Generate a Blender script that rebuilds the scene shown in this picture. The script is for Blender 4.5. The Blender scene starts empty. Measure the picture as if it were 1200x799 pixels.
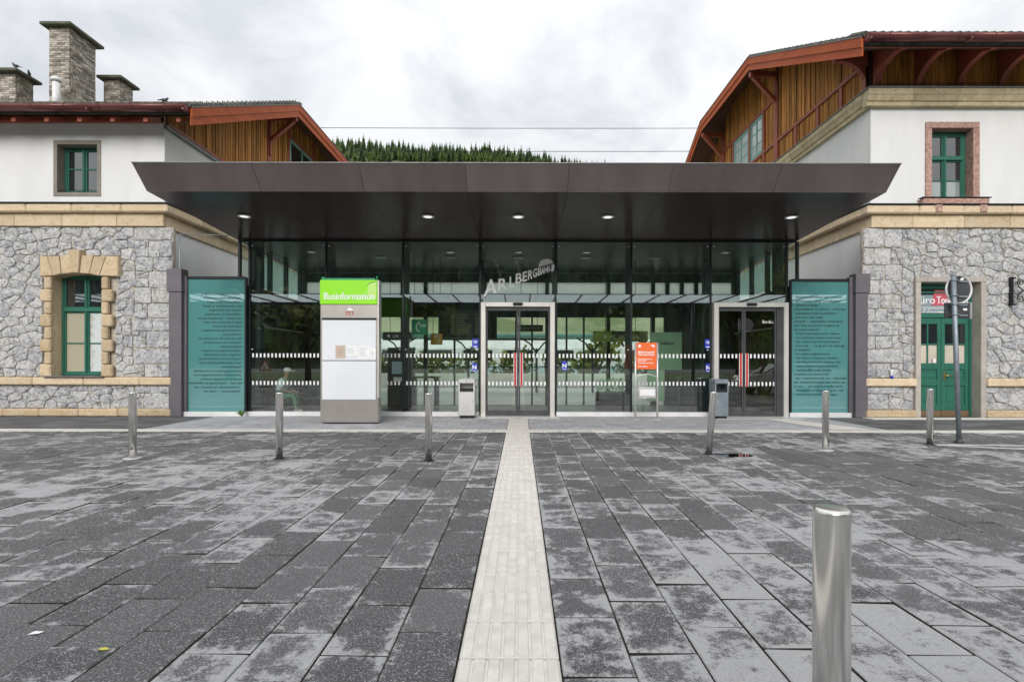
import bpy, math, random
from mathutils import Vector, Matrix
R = math.radians
sc = bpy.context.scene
COL = sc.collection
rng = random.Random(11)

# ------------------------------------------------------------------ camera, world, sun, exposure
F, CX, CY, EYE = 610.0, 610.0, 426.0, 1.44
cam = bpy.data.cameras.new('camera')
cam.sensor_width = 36; cam.lens = 36 * F / 1200
cam.shift_x = -(CX - 600) / 1200; cam.shift_y = (CY - 399.5) / 1200
cam.clip_start = 0.05; cam.clip_end = 5000
camo = bpy.data.objects.new('camera', cam); COL.objects.link(camo)
camo.location = (0, 0, EYE)
camo.rotation_euler = (R(90), R(-0.10), 0)
sc.camera = camo

SUN_EL, SUN_AZ = 28, 186           # elevation, compass direction the light comes from (behind the camera)
w = bpy.data.worlds.new('World'); sc.world = w; w.use_nodes = True
nt = w.node_tree; nt.nodes.clear()
def N(t, **k):
    n = nt.nodes.new(t)
    for a, b in k.items(): setattr(n, a, b)
    return n
L = lambda a, b: nt.links.new(a, b)
out = N('ShaderNodeOutputWorld'); bg = N('ShaderNodeBackground'); L(bg.outputs[0], out.inputs[0])
sky = N('ShaderNodeTexSky', sky_type='NISHITA', sun_disc=False)
sky.sun_elevation = R(SUN_EL); sky.sun_rotation = R(SUN_AZ)
tc = N('ShaderNodeTexCoord')
mp = N('ShaderNodeMapping'); mp.inputs['Scale'].default_value = (1, 1, 1.7); mp.inputs['Location'].default_value = (0.31, 0.1, 0.4)
L(tc.outputs['Generated'], mp.inputs[0])
n1 = N('ShaderNodeTexNoise'); n1.inputs['Scale'].default_value = 3.1; n1.inputs['Detail'].default_value = 9; n1.inputs['Roughness'].default_value = .56; n1.inputs['Distortion'].default_value = .35
L(mp.outputs[0], n1.inputs[0])
rp = N('ShaderNodeValToRGB')
rp.color_ramp.elements[0].position = .37; rp.color_ramp.elements[0].color = (3.35, 3.48, 3.66, 1)
rp.color_ramp.elements[1].position = .55; rp.color_ramp.elements[1].color = (4.65, 4.68, 4.72, 1)
L(n1.outputs[0], rp.inputs[0])
sep = N('ShaderNodeSeparateXYZ'); L(tc.outputs['Generated'], sep.inputs[0])
mr = N('ShaderNodeMapRange'); mr.inputs['From Min'].default_value = 0; mr.inputs['From Max'].default_value = 1
mr.inputs['To Min'].default_value = .80; mr.inputs['To Max'].default_value = 1.72       # an overcast sky is brightest overhead
L(sep.outputs['Z'], mr.inputs[0])
mul = N('ShaderNodeVectorMath', operation='SCALE'); L(rp.outputs[0], mul.inputs[0]); L(mr.outputs[0], mul.inputs['Scale'])
mx = N('ShaderNodeMix', data_type='RGBA'); mx.inputs['Factor'].default_value = .94
L(sky.outputs[0], mx.inputs['A']); L(mul.outputs[0], mx.inputs['B'])
L(mx.outputs['Result'], bg.inputs[0]); bg.inputs[1].default_value = .10

sl = bpy.data.lights.new('sun', 'SUN'); sl.energy = 1.35; sl.angle = R(35); sl.color = (1, .97, .93)
so = bpy.data.objects.new('sun', sl); COL.objects.link(so); so.location = (-10, -30, 40)
az = R(SUN_AZ); el = R(SUN_EL)
to_sun = Vector((math.sin(az) * math.cos(el), math.cos(az) * math.cos(el), math.sin(el)))
so.rotation_euler = to_sun.to_track_quat('Z', 'Y').to_euler()
sc.view_settings.view_transform = 'Standard'; sc.view_settings.look = 'None'
sc.view_settings.gamma = 1; sc.view_settings.use_curve_mapping = False
sc.view_settings.exposure = 0.88
sc.cycles.use_denoising = True
sc.cycles.max_bounces = 8; sc.cycles.transparent_max_bounces = 16; sc.cycles.diffuse_bounces = 3; sc.cycles.glossy_bounces = 4
sc.cycles.sample_clamp_indirect = 6

# ------------------------------------------------------------------ materials
class Tree:
    def __init__(s, name):
        s.m = bpy.data.materials.new(name); s.m.use_nodes = True
        s.t = s.m.node_tree; s.t.nodes.clear()
        s.o = s.n('ShaderNodeOutputMaterial')
    def n(s, t, **k):
        x = s.t.nodes.new(t)
        for a, b in k.items(): setattr(x, a, b)
        return x
    def l(s, a, b): s.t.links.new(a, b)
    def val(s, x, inp):
        if hasattr(x, 'is_output'): s.l(x, inp)
        else: inp.default_value = x
    def math(s, op, a, b=0.0, c=None, clamp=False):
        m = s.n('ShaderNodeMath', operation=op); m.use_clamp = clamp
        s.val(a, m.inputs[0]); s.val(b, m.inputs[1])
        if c is not None: s.val(c, m.inputs[2])
        return m.outputs[0]
    def mix(s, f, a, b):
        m = s.n('ShaderNodeMix', data_type='RGBA')
        s.val(f, m.inputs['Factor'])
        for v, k in ((a, 'A'), (b, 'B')):
            s.val(v if hasattr(v, 'is_output') else (*v, 1), m.inputs[k])
        return m.outputs['Result']
    def pos(s, scale=(1, 1, 1), world=False):
        if world: v = s.n('ShaderNodeNewGeometry').outputs['Position']
        else: v = s.n('ShaderNodeTexCoord').outputs['Object']
        m = s.n('ShaderNodeMapping'); m.inputs['Scale'].default_value = scale; s.l(v, m.inputs[0])
        return m.outputs[0]
    def noise(s, vec, scale, detail=5, rough=.55, dist=0, four=None):
        x = s.n('ShaderNodeTexNoise')
        if four is not None:
            x.noise_dimensions = '4D'; s.val(four, x.inputs['W'])
        s.l(vec, x.inputs['Vector']); x.inputs['Scale'].default_value = scale; x.inputs['Detail'].default_value = detail
        x.inputs['Roughness'].default_value = rough; x.inputs['Distortion'].default_value = dist
        return x.outputs[0]
    def ramp(s, f, lo, hi, a=0.0, b=1.0):
        m = s.n('ShaderNodeMapRange'); s.l(f, m.inputs[0])
        m.inputs[1].default_value = lo; m.inputs[2].default_value = hi; m.inputs[3].default_value = a; m.inputs[4].default_value = b
        return m.outputs[0]
    def rnd(s):
        a = s.n('ShaderNodeObjectInfo').outputs['Random']; b = s.n('ShaderNodeNewGeometry').outputs['Random Per Island']
        return s.math('FRACT', s.math('ADD', a, b))
    def bsdf(s, col, rough=.6, metal=0.0, bump=None, bstr=.3, bdist=.01, spec=.5, **k):
        p = s.n('ShaderNodeBsdfPrincipled')
        s.val(col if hasattr(col, 'is_output') else (*col, 1), p.inputs['Base Color'])
        s.val(rough, p.inputs['Roughness']); s.val(metal, p.inputs['Metallic']); p.inputs['Specular IOR Level'].default_value = spec
        for a, b in k.items(): s.val(b, p.inputs[a.replace('_', ' ')])
        if bump is not None:
            bn = s.n('ShaderNodeBump'); s.l(bump, bn.inputs['Height']); bn.inputs['Strength'].default_value = bstr; bn.inputs['Distance'].default_value = bdist
            s.l(bn.outputs[0], p.inputs['Normal'])
        s.l(p.outputs[0], s.o.inputs[0])
        return p

def mat(name, c1, c2=None, scale=3, rough=.6, metal=0.0, rnd=0.0, bump=0.0, bscale=None, stretch=(1, 1, 1), lo=.35, hi=.65, detail=5, spec=.5, **k):
    """a surface whose colour wanders between c1 and c2 and whose pieces differ a little from one another"""
    t = Tree(name)
    c2 = c2 or tuple(x * .82 for x in c1)
    v = t.pos(stretch)
    f = t.ramp(t.noise(v, scale, detail, four=t.math('MULTIPLY', t.rnd(), 9.0) if rnd else None), lo, hi)
    col = t.mix(f, c1, c2)
    if rnd:
        h = t.n('ShaderNodeHueSaturation'); t.l(col, h.inputs['Color'])
        t.l(t.ramp(t.rnd(), 0, 1, 1 - rnd, 1 + rnd), h.inputs['Value'])
        col = h.outputs[0]
    b = t.noise(v, bscale or scale * 8, 6, .65) if bump else None
    t.bsdf(col, rough, metal, b, bump, spec=spec, **k)
    return t.m

M = {}
M['plaster'] = mat('plaster', (.80, .80, .79), (.73, .73, .72), 1.1, .9, bump=.25, bscale=45, stretch=(1.6, 1.6, .35), detail=8, lo=.4, hi=.72)
M['plaster_panel'] = mat('plaster_panel', (.88, .88, .87), (.84, .84, .83), 2, .8, bump=.1, bscale=60)
M['mortar'] = mat('mortar', (.56, .50, .41), (.42, .37, .30), 5, .95, bump=.6, bscale=30)
def tan_mat(name, c1, c2, pits, bstr):
    t = Tree(name); r = t.rnd(); v = t.pos(); w4 = t.math('MULTIPLY', r, 11.0)
    col = t.mix(t.ramp(t.noise(v, 3.2, 6, .65, four=w4), .38, .62), c1, c2)
    p = t.noise(v, 15, 7, .7, .8, four=w4)
    col = t.mix(t.ramp(p, .56, .64, 0, pits), col, tuple(x * .34 for x in c2))
    col = t.mix(t.ramp(t.noise(v, 7, 6, .7), .55, .66, 0, .5), col, (.74, .66, .52))
    h = t.n('ShaderNodeHueSaturation'); t.l(col, h.inputs['Color']); t.l(t.ramp(r, 0, 1, .86, 1.12), h.inputs['Value'])
    t.bsdf(h.outputs[0], .9, 0, t.math('SUBTRACT', t.noise(v, 34, 7, .7), t.math('MULTIPLY', p, 1.2)), bstr, .03, spec=.2)
    return t.m
M['tan'] = tan_mat('tan_stone', (.74, .59, .41), (.64, .485, .30), .8, 1.0)
M['tan_smooth'] = tan_mat('tan_stone_dressed', (.75, .61, .43), (.67, .52, .345), .6, .6)
M['olive_stone'] = tan_mat('olive_stone_cornice', (.64, .545, .36), (.50, .415, .25), .6, .4)
M['grey_stone'] = mat('grey_dressed_stone', (.50, .46, .41), (.40, .36, .32), 5, .9, rnd=.06, bump=.4, bscale=30)
M['pink_stone'] = mat('pink_stone', (.52, .34, .28), (.34, .20, .16), 14, .85, rnd=.08, bump=.4, bscale=50, lo=.42, hi=.6)
M['taupe'] = mat('taupe_render', (.30, .265, .225), None, 4, .9, bump=.2)
def stone_mat():
    t = Tree('limestone'); r = t.rnd(); v = t.pos()
    r2 = t.math('FRACT', t.math('MULTIPLY', r, 17.3)); w4 = t.math('MULTIPLY', r, 20.0)
    base = t.mix(t.ramp(r, 0, 1), (.52, .53, .57), (.84, .825, .80))
    base = t.mix(t.ramp(r2, .82, 1, 0, .5), base, (.66, .56, .44))
    big = t.noise(v, 5.0, 8, .72, .6, four=w4)
    base = t.mix(t.ramp(big, .49, .60, 0, .6), base, (.33, .345, .39))
    base = t.mix(t.ramp(t.noise(v, 7.5, 9, .75, .4), .48, .55, 0, .8), base, (.88, .87, .85))
    fine = t.noise(v, 15, 10, .84, .3, four=w4)
    col = t.mix(t.ramp(fine, .532, .575, 0, .85), base, (.085, .085, .10))
    rough = t.noise(v, 8, 10, .8, four=w4)
    t.bsdf(col, .92, 0, t.math('ADD', t.math('MULTIPLY', fine, .6), rough), 1.0, .09, spec=.15)
    return t.m
M['stone'] = stone_mat()
def slab_mat():
    t = Tree('paving_concrete'); r = t.rnd(); v = t.pos((1, 1, 1), True)
    w4 = t.math('MULTIPLY', r, .8)
    n = t.math('ADD', t.math('MULTIPLY', t.noise(v, 7.0, 12, .80, .3, four=w4), .72), t.math('MULTIPLY', t.noise(v, 26, 8, .8), .28))
    streak = t.noise(t.pos((.7, 1.6, 1), True), 2.3, 10, .75, .4)
    big = t.noise(v, .5, 4, .55)
    # the slabs dry from their edges inwards, most towards the lower right and in a band on the left
    uv = t.n('ShaderNodeUVMap', uv_map='slab').outputs[0]; sp = t.n('ShaderNodeSeparateXYZ'); t.l(uv, sp.inputs[0])
    ed = lambda c, k: t.math('MULTIPLY', t.math('SUBTRACT', .5, t.math('ABSOLUTE', t.math('SUBTRACT', c, .5))), k)
    e = t.math('MINIMUM', ed(sp.outputs['X'], .345), ed(sp.outputs['Y'], .55))
    edge = t.ramp(e, .0, .06, .050, 0)
    d = t.n('ShaderNodeVectorMath', operation='DISTANCE'); t.l(v, d.inputs[0]); d.inputs[1].default_value = (2.0, 2.6, 0)
    dry = t.ramp(d.outputs['Value'], .3, 2.3, .11, 0)
    d2 = t.n('ShaderNodeVectorMath', operation='DISTANCE'); t.l(t.pos((.62, 1.0, 1), True), d2.inputs[0]); d2.inputs[1].default_value = (-3.3, 6.2, 0)
    dry2 = t.ramp(d2.outputs['Value'], .3, 2.6, .055, 0)
    s = t.math('ADD', t.math('MULTIPLY', n, .72), t.math('MULTIPLY', streak, .28))
    s = t.math('ADD', t.math('ADD', s, t.math('MULTIPLY', t.math('SUBTRACT', big, .5), .30)), t.math('ADD', t.math('ADD', dry, dry2), edge))
    s = t.math('ADD', s, t.math('MULTIPLY', t.math('SUBTRACT', r, .5), .085))
    wetf = t.ramp(s, .525, .575)
    grain = t.noise(v, 75, 6, .9)
    grit = t.noise(v, 120, 3, .6)
    tone = t.math('FRACT', t.math('MULTIPLY', r, 7.7))
    dark = t.mix(tone, (.122, .120, .122), (.172, .169, .171))
    dark = t.mix(t.ramp(grain, .40, .60), t.mix(tone, (.036, .036, .039), (.068, .068, .072)), dark)
    dark = t.mix(t.ramp(grit, .585, .65, 0, .9), dark, (.56, .56, .57))
    light = t.mix(t.ramp(grain, .36, .60), (.30, .298, .303), (.475, .472, .478))
    col = t.mix(wetf, dark, light)
    t.bsdf(col, t.ramp(wetf, 0, 1, .66, .92), 0, t.math('ADD', grain, grit), .6, .006, spec=.35)
    return t.m
M['slab'] = slab_mat()
M['joint'] = mat('joint_bed', (.022, .021, .018), (.05, .048, .035), 14, .95)
M['asphalt'] = mat('asphalt', (.085, .085, .088), (.20, .20, .207), 1.6, .85, bump=.5, bscale=130, lo=.42, hi=.72, stretch=(.6, 1.5, 1), detail=8)
M['apron'] = mat('apron_slab', (.46, .46, .48), (.36, .36, .38), 1.2, .75, rnd=.1, bump=.25, bscale=90)
M['kerb'] = mat('kerb_stone', (.74, .71, .66), (.60, .575, .53), 6, .85, rnd=.08, bump=.3, bscale=60)
M['tactile'] = mat('tactile_concrete', (.76, .72, .675), (.62, .585, .54), 9, .85, rnd=.03, bump=.55, bscale=90, detail=8)
M['paint'] = mat('road_paint', (.72, .72, .70), (.45, .45, .44), 9, .7)
M['steel'] = mat('stainless_steel', (.82, .80, .77), (.72, .70, .67), 1.2, .24, .88, stretch=(9, 9, .25))
M['steel_brushed'] = mat('brushed_steel', (.44, .41, .38), (.40, .37, .345), 2.2, .36, .7, stretch=(2, 2, 1), bump=.05, bscale=90)
M['steel_light'] = mat('pale_steel', (.72, .71, .70), (.62, .61, .60), 2, .4, .5)
M['alu'] = mat('aluminium_frame', (.68, .66, .62), (.60, .58, .55), 2, .40, .45)
M['galv'] = mat('galvanised_steel', (.30, .34, .38), (.22, .26, .29), 6, .5, .6)
M['black_metal'] = mat('black_steel', (.018, .022, .026), None, 2, .4, .3)
M['dark_steel'] = mat('dark_blue_steel', (.035, .045, .055), None, 2, .38, .4)
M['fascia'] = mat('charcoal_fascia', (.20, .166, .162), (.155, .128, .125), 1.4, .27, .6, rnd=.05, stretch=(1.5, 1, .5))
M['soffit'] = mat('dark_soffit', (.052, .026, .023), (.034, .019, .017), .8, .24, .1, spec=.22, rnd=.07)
M['purple'] = mat('mauve_grey_metal', (.165, .148, .166), (.145, .130, .148), 2, .5, .3)
M['cladding'] = mat('honey_cladding', (.60, .27, .065), (.26, .10, .024), 3.6, .65, spec=.2, rnd=.34, bump=.4, bscale=30, stretch=(5, 5, .45), lo=.3, hi=.7)
M['gable_back'] = mat('gable_back', (.07, .03, .014), None, 3, .8)
M['orange_wood'] = mat('orange_bargeboard', (.52, .115, .032), (.42, .085, .024), 1.4, .55, spec=.2, bump=.1, stretch=(3, .5, 3))
M['red_wood'] = mat('red_brown_timber', (.38, .095, .050), (.29, .070, .040), 2, .5, bump=.15)
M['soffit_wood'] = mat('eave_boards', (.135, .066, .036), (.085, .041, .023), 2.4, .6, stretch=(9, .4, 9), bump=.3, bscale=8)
M['gutter'] = mat('red_brown_gutter', (.20, .065, .062), (.15, .05, .048), 2, .35, .3)
M['tile'] = mat('roof_tile', (.16, .15, .135), (.075, .08, .05), 7, .85, rnd=.25, bump=.4)
M['lead'] = mat('lead_flashing', (.24, .24, .25), (.17, .17, .175), 3, .55, .4)
M['white_metal'] = mat('white_metal', (.78, .78, .78), (.68, .68, .68), 3, .45)
M['brick'] = mat('chimney_brick', (.50, .455, .39), (.20, .175, .15), 6, .9, rnd=.5, bump=.5, bscale=40)
M['moss'] = mat('mossy_slab', (.16, .16, .125), (.085, .095, .06), 4, .95, bump=.6)
M['green'] = mat('green_paint', (.028, .155, .105), (.022, .125, .085), 2, .42, rnd=.03)
M['teal_paint'] = mat('pale_teal_paint', (.22, .47, .41), None, 2, .5)
M['window'] = mat('window_glass', (.018, .022, .026), None, 2, .03, Coat_Weight=1.0, Coat_IOR=2.3, Coat_Roughness=.01)
M['pane_pale'] = mat('pale_gable_pane', (.62, .68, .67), (.50, .57, .57), 1.5, .08, spec=.8)  # brightness put into the base, as the glass mirrors only dark mountain
M['window_pale'] = mat('window_glass_sky_tone', (.30, .34, .34), (.24, .28, .28), 1.5, .06, Coat_Weight=1.0, Coat_IOR=2.2, Coat_Roughness=.01)  # pale base stands in for sky mirrored in the glass
def curtain_mat():
    t = Tree('frosted_pane'); v = t.pos()
    sx = t.n('ShaderNodeSeparateXYZ'); t.l(v, sx.inputs[0])
    n = t.noise(v, 7, 6, .65)
    g = t.math('ADD', t.math('MULTIPLY', sx.outputs['X'], 1.4), 16.6)
    f = t.ramp(t.math('ADD', g, t.math('MULTIPLY', t.math('SUBTRACT', n, .5), .9)), -.15, .1)
    col = t.mix(f, (.43, .40, .30), (.62, .66, .66))
    t.bsdf(col, .08, spec=.6)
    return t.m
M['curtain'] = curtain_mat()
M['brown'] = mat('brown_kick', (.20, .12, .065), None, 3, .6)
M['brass'] = mat('brass', (.55, .38, .13), None, 3, .3, .9)
M['white'] = mat('white_print', (.85, .85, .85), (.82, .82, .82), 2, .5)
M['letter_white'] = mat('letter_white', (.95, .95, .95), (.93, .93, .93), 2, .4)
M['warm_white'] = mat('board_white', (.74, .76, .80), (.70, .72, .76), 1, .35)
M['lime'] = mat('lime_print', (.30, .80, .012), (.27, .74, .01), .8, .3)
M['lime_pale'] = mat('pale_lime_print', (.58, .90, .22), None, 1, .3)
M['orange'] = mat('orange_print', (.87, .15, .026), (.82, .135, .022), 1, .5)
M['red'] = mat('red_print', (.50, .035, .03), None, 1, .45)
M['pink_red'] = mat('pink_red_print', (.60, .10, .14), None, 1, .4)
M['blue'] = mat('blue_print', (.02, .05, .55), None, 1, .4)
M['phone_green'] = mat('green_sign', (.012, .30, .15), None, 1, .35)
M['yellow'] = mat('yellow_sign', (.55, .30, .012), None, 1, .4)
M['ink'] = mat('dark_ink', (.012, .035, .038), None, 1, .6)
M['board'] = mat('dark_board', (.012, .014, .014), None, 1, .25)
M['board_text'] = mat('amber_text', (.35, .33, .16), None, 1, .6)
M['green_paper'] = mat('green_poster', (.36, .55, .36), (.30, .48, .30), 2, .5)
M['beige_paper'] = mat('beige_paper', (.60, .54, .44), None, 2, .6)
M['blue_grey'] = mat('blue_grey_panel', (.26, .32, .36), (.20, .34, .34), 1.5, .4)
M['sign_back'] = mat('sign_back_grey', (.075, .078, .083), (.05, .052, .056), 4, .5, .3)
M['rubber'] = mat('black_rubber', (.012, .012, .013), None, 3, .7)
M['iron'] = mat('wrought_iron', (.012, .013, .018), None, 8, .45, .3)
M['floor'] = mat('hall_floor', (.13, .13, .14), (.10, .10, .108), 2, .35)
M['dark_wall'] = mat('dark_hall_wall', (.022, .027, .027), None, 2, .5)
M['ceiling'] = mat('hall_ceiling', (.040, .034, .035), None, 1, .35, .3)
M['grass'] = mat('grass', (.055, .10, .022), (.095, .125, .035), .6, .95, bump=.6, bscale=9)
M['meadow'] = mat('meadow', (.21, .21, .13), (.10, .13, .055), .12, .95, bump=.4, bscale=1.5, lo=.42, hi=.58, detail=10)
M['mountain'] = mat('forest_floor', (.035, .060, .026), (.06, .07, .045), .03, .95, lo=.4, hi=.6, detail=9)
M['conifer'] = mat('conifer_needles', (.12, .18, .08), (.20, .25, .12), .5, .8, rnd=.5)
M['conifer_far'] = mat('far_conifer_needles', (.030, .052, .034), (.055, .080, .050), .02, .85, rnd=.5)
M['conifer_light'] = mat('larch_needles', (.30, .38, .13), (.22, .29, .09), .5, .8, rnd=.4)
M['leaf'] = mat('broad_leaves', (.075, .125, .022), (.16, .15, .022), .9, .75, rnd=.45)
M['bark'] = mat('bark', (.10, .075, .055), (.06, .045, .035), 5, .95, bump=.6)
M['skin'] = mat('skin', (.40, .24, .17), None, 6, .55)
M['shirt'] = mat('pale_blue_shirt', (.68, .80, .83), None, 6, .85)
M['trousers'] = mat('green_trousers', (.10, .27, .15), None, 6, .85)
M['denim'] = mat('denim', (.03, .055, .14), None, 8, .85)
M['cap'] = mat('white_cap', (.88, .89, .89), None, 6, .8)
M['car_paint'] = mat('silver_car_paint', (.62, .62, .64), None, 2, .25)
M['train_white'] = mat('train_white', (.85, .86, .87), None, 1, .3)
M['train_blue'] = mat('train_blue', (.42, .56, .62), None, 1, .3)
M['concrete'] = mat('concrete', (.74, .73, .70), (.62, .61, .58), 1, .85)
M['paper'] = mat('paper_scrap', (.85, .85, .85), None, 3, .7)
M['leaf_yellow'] = mat('yellow_leaf', (.60, .55, .05), None, 9, .7)
M['weed'] = mat('weed_leaf', (.20, .34, .05), None, 9, .6)
M['pigeon'] = mat('pigeon_feathers', (.06, .06, .07), (.11, .11, .12), 20, .8)

def glass_mat(name, tint, f0, rough=0.0):
    t = Tree(name)
    lw = t.n('ShaderNodeLayerWeight'); lw.inputs[0].default_value = .5
    f = t.math('ADD', f0, t.math('MULTIPLY', t.math('POWER', lw.outputs['Facing'], 5.0), 1 - f0), clamp=True)
    tr = t.n('ShaderNodeBsdfTransparent'); tr.inputs[0].default_value = (*tint, 1)
    gl = t.n('ShaderNodeBsdfGlossy'); gl.inputs['Roughness'].default_value = rough
    m = t.n('ShaderNodeMixShader'); t.l(f, m.inputs[0]); t.l(tr.outputs[0], m.inputs[1]); t.l(gl.outputs[0], m.inputs[2])
    t.l(m.outputs[0], t.o.inputs[0]); return t.m
M['glass'] = glass_mat('front_glass', (.93, .978, .955), .155, .002)
M['door_glass'] = glass_mat('door_glass', (.92, .94, .92), .12, .002)
M['rear_glass'] = glass_mat('rear_glass', (.92, .96, .94), .04)
M['roof_glass'] = glass_mat('shelter_glass', (.62, .85, .86), .06)
def teal_mat():
    t = Tree('teal_backed_glass')
    v = t.pos(); n = t.noise(v, .8, 3)
    t.bsdf(t.mix(n, (.085, .275, .275), (.112, .325, .32)), .03, 0, Coat_Weight=1.0, Coat_IOR=2.4, Coat_Roughness=.01)
    return t.m
M['teal'] = teal_mat()
def frosted():
    t = Tree('frosted_teal_glass')
    tl = t.n('ShaderNodeBsdfTranslucent'); tl.inputs[0].default_value = (.86, .99, .96, 1)
    tr = t.n('ShaderNodeBsdfTransparent'); tr.inputs[0].default_value = (.74, .96, .91, 1)
    m = t.n('ShaderNodeMixShader'); m.inputs[0].default_value = .5; t.l(tl.outputs[0], m.inputs[1]); t.l(tr.outputs[0], m.inputs[2])
    t.l(m.outputs[0], t.o.inputs[0]); return t.m
M['frosted'] = frosted()
def frosted_white(name, c, f):
    t = Tree(name)
    tl = t.n('ShaderNodeBsdfTranslucent'); tl.inputs[0].default_value = (*c, 1)
    tr = t.n('ShaderNodeBsdfTransparent'); tr.inputs[0].default_value = (*c, 1)
    m = t.n('ShaderNodeMixShader'); m.inputs[0].default_value = f; t.l(tl.outputs[0], m.inputs[1]); t.l(tr.outputs[0], m.inputs[2])
    t.l(m.outputs[0], t.o.inputs[0]); return t.m
M['clerestory'] = frosted_white('frosted_clerestory_glass', (.97, .99, .985), .1)
M['shelter_roof'] = frosted_white('frosted_shelter_roof_glass', (.93, .99, .99), .04)
def emit(name, c, s):
    t = Tree(name); p = t.bsdf((.8, .8, .8), .4); p.inputs['Emission Color'].default_value = (*c, 1); p.inputs['Emission Strength'].default_value = s; return t.m
M['lamp'] = emit('downlight_lens', (1, .98, .95), .55)
def foliage_paint():  # greens and browns that paint foliage mirrored in the hall glass
    t = Tree('foliage_reflection_paint'); v = t.pos((1, 1, 1))
    n = t.noise(v, 2.1, 8, .65, .6); b = t.noise(v, .9, 6, .6)
    c = t.mix(t.ramp(n, .42, .60), (.02, .035, .012), (.26, .33, .05))
    c = t.mix(t.ramp(b, .50, .60), c, (.22, .13, .05))
    t.bsdf(c, .5); return t.m
M['foliage_paint'] = foliage_paint()

def needle_mat(name, c1, c2, rnd):
    t = Tree(name); r = t.rnd(); v = t.pos()
    c = t.mix(t.ramp(t.noise(v, .5, 4), .35, .65), c1, c2)
    h = t.n('ShaderNodeHueSaturation'); t.l(c, h.inputs['Color']); t.l(t.ramp(r, 0, 1, 1 - rnd, 1 + rnd), h.inputs['Value'])
    d = t.n('ShaderNodeBsdfDiffuse'); t.l(h.outputs[0], d.inputs[0]); tl = t.n('ShaderNodeBsdfTranslucent'); t.l(h.outputs[0], tl.inputs[0])
    m = t.n('ShaderNodeAddShader'); t.l(d.outputs[0], m.inputs[0]); t.l(tl.outputs[0], m.inputs[1]); t.l(m.outputs[0], t.o.inputs[0]); return t.m
M['conifer'] = needle_mat('conifer_needles', (.085, .125, .062), (.125, .165, .085), .4)
M['conifer_light'] = needle_mat('larch_needles', (.17, .22, .085), (.125, .175, .065), .35)
def hill_mat():
    t = Tree('hillside'); v = t.pos()
    z = t.n('ShaderNodeSeparateXYZ'); t.l(v, z.inputs[0])
    n = t.noise(v, .12, 10, .62); c = t.mix(t.ramp(n, .42, .58), (.34, .35, .22), (.17, .21, .10))
    n2 = t.noise(v, .3, 8, .6)
    c = t.mix(t.ramp(t.math('ADD', z.outputs['Z'], t.math('MULTIPLY', n, 60.0)), 70, 95), c, t.mix(t.ramp(n2, .4, .6), (.035, .055, .022), (.075, .10, .04)))
    t.bsdf(c, .95); return t.m
M['meadow'] = hill_mat()

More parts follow.
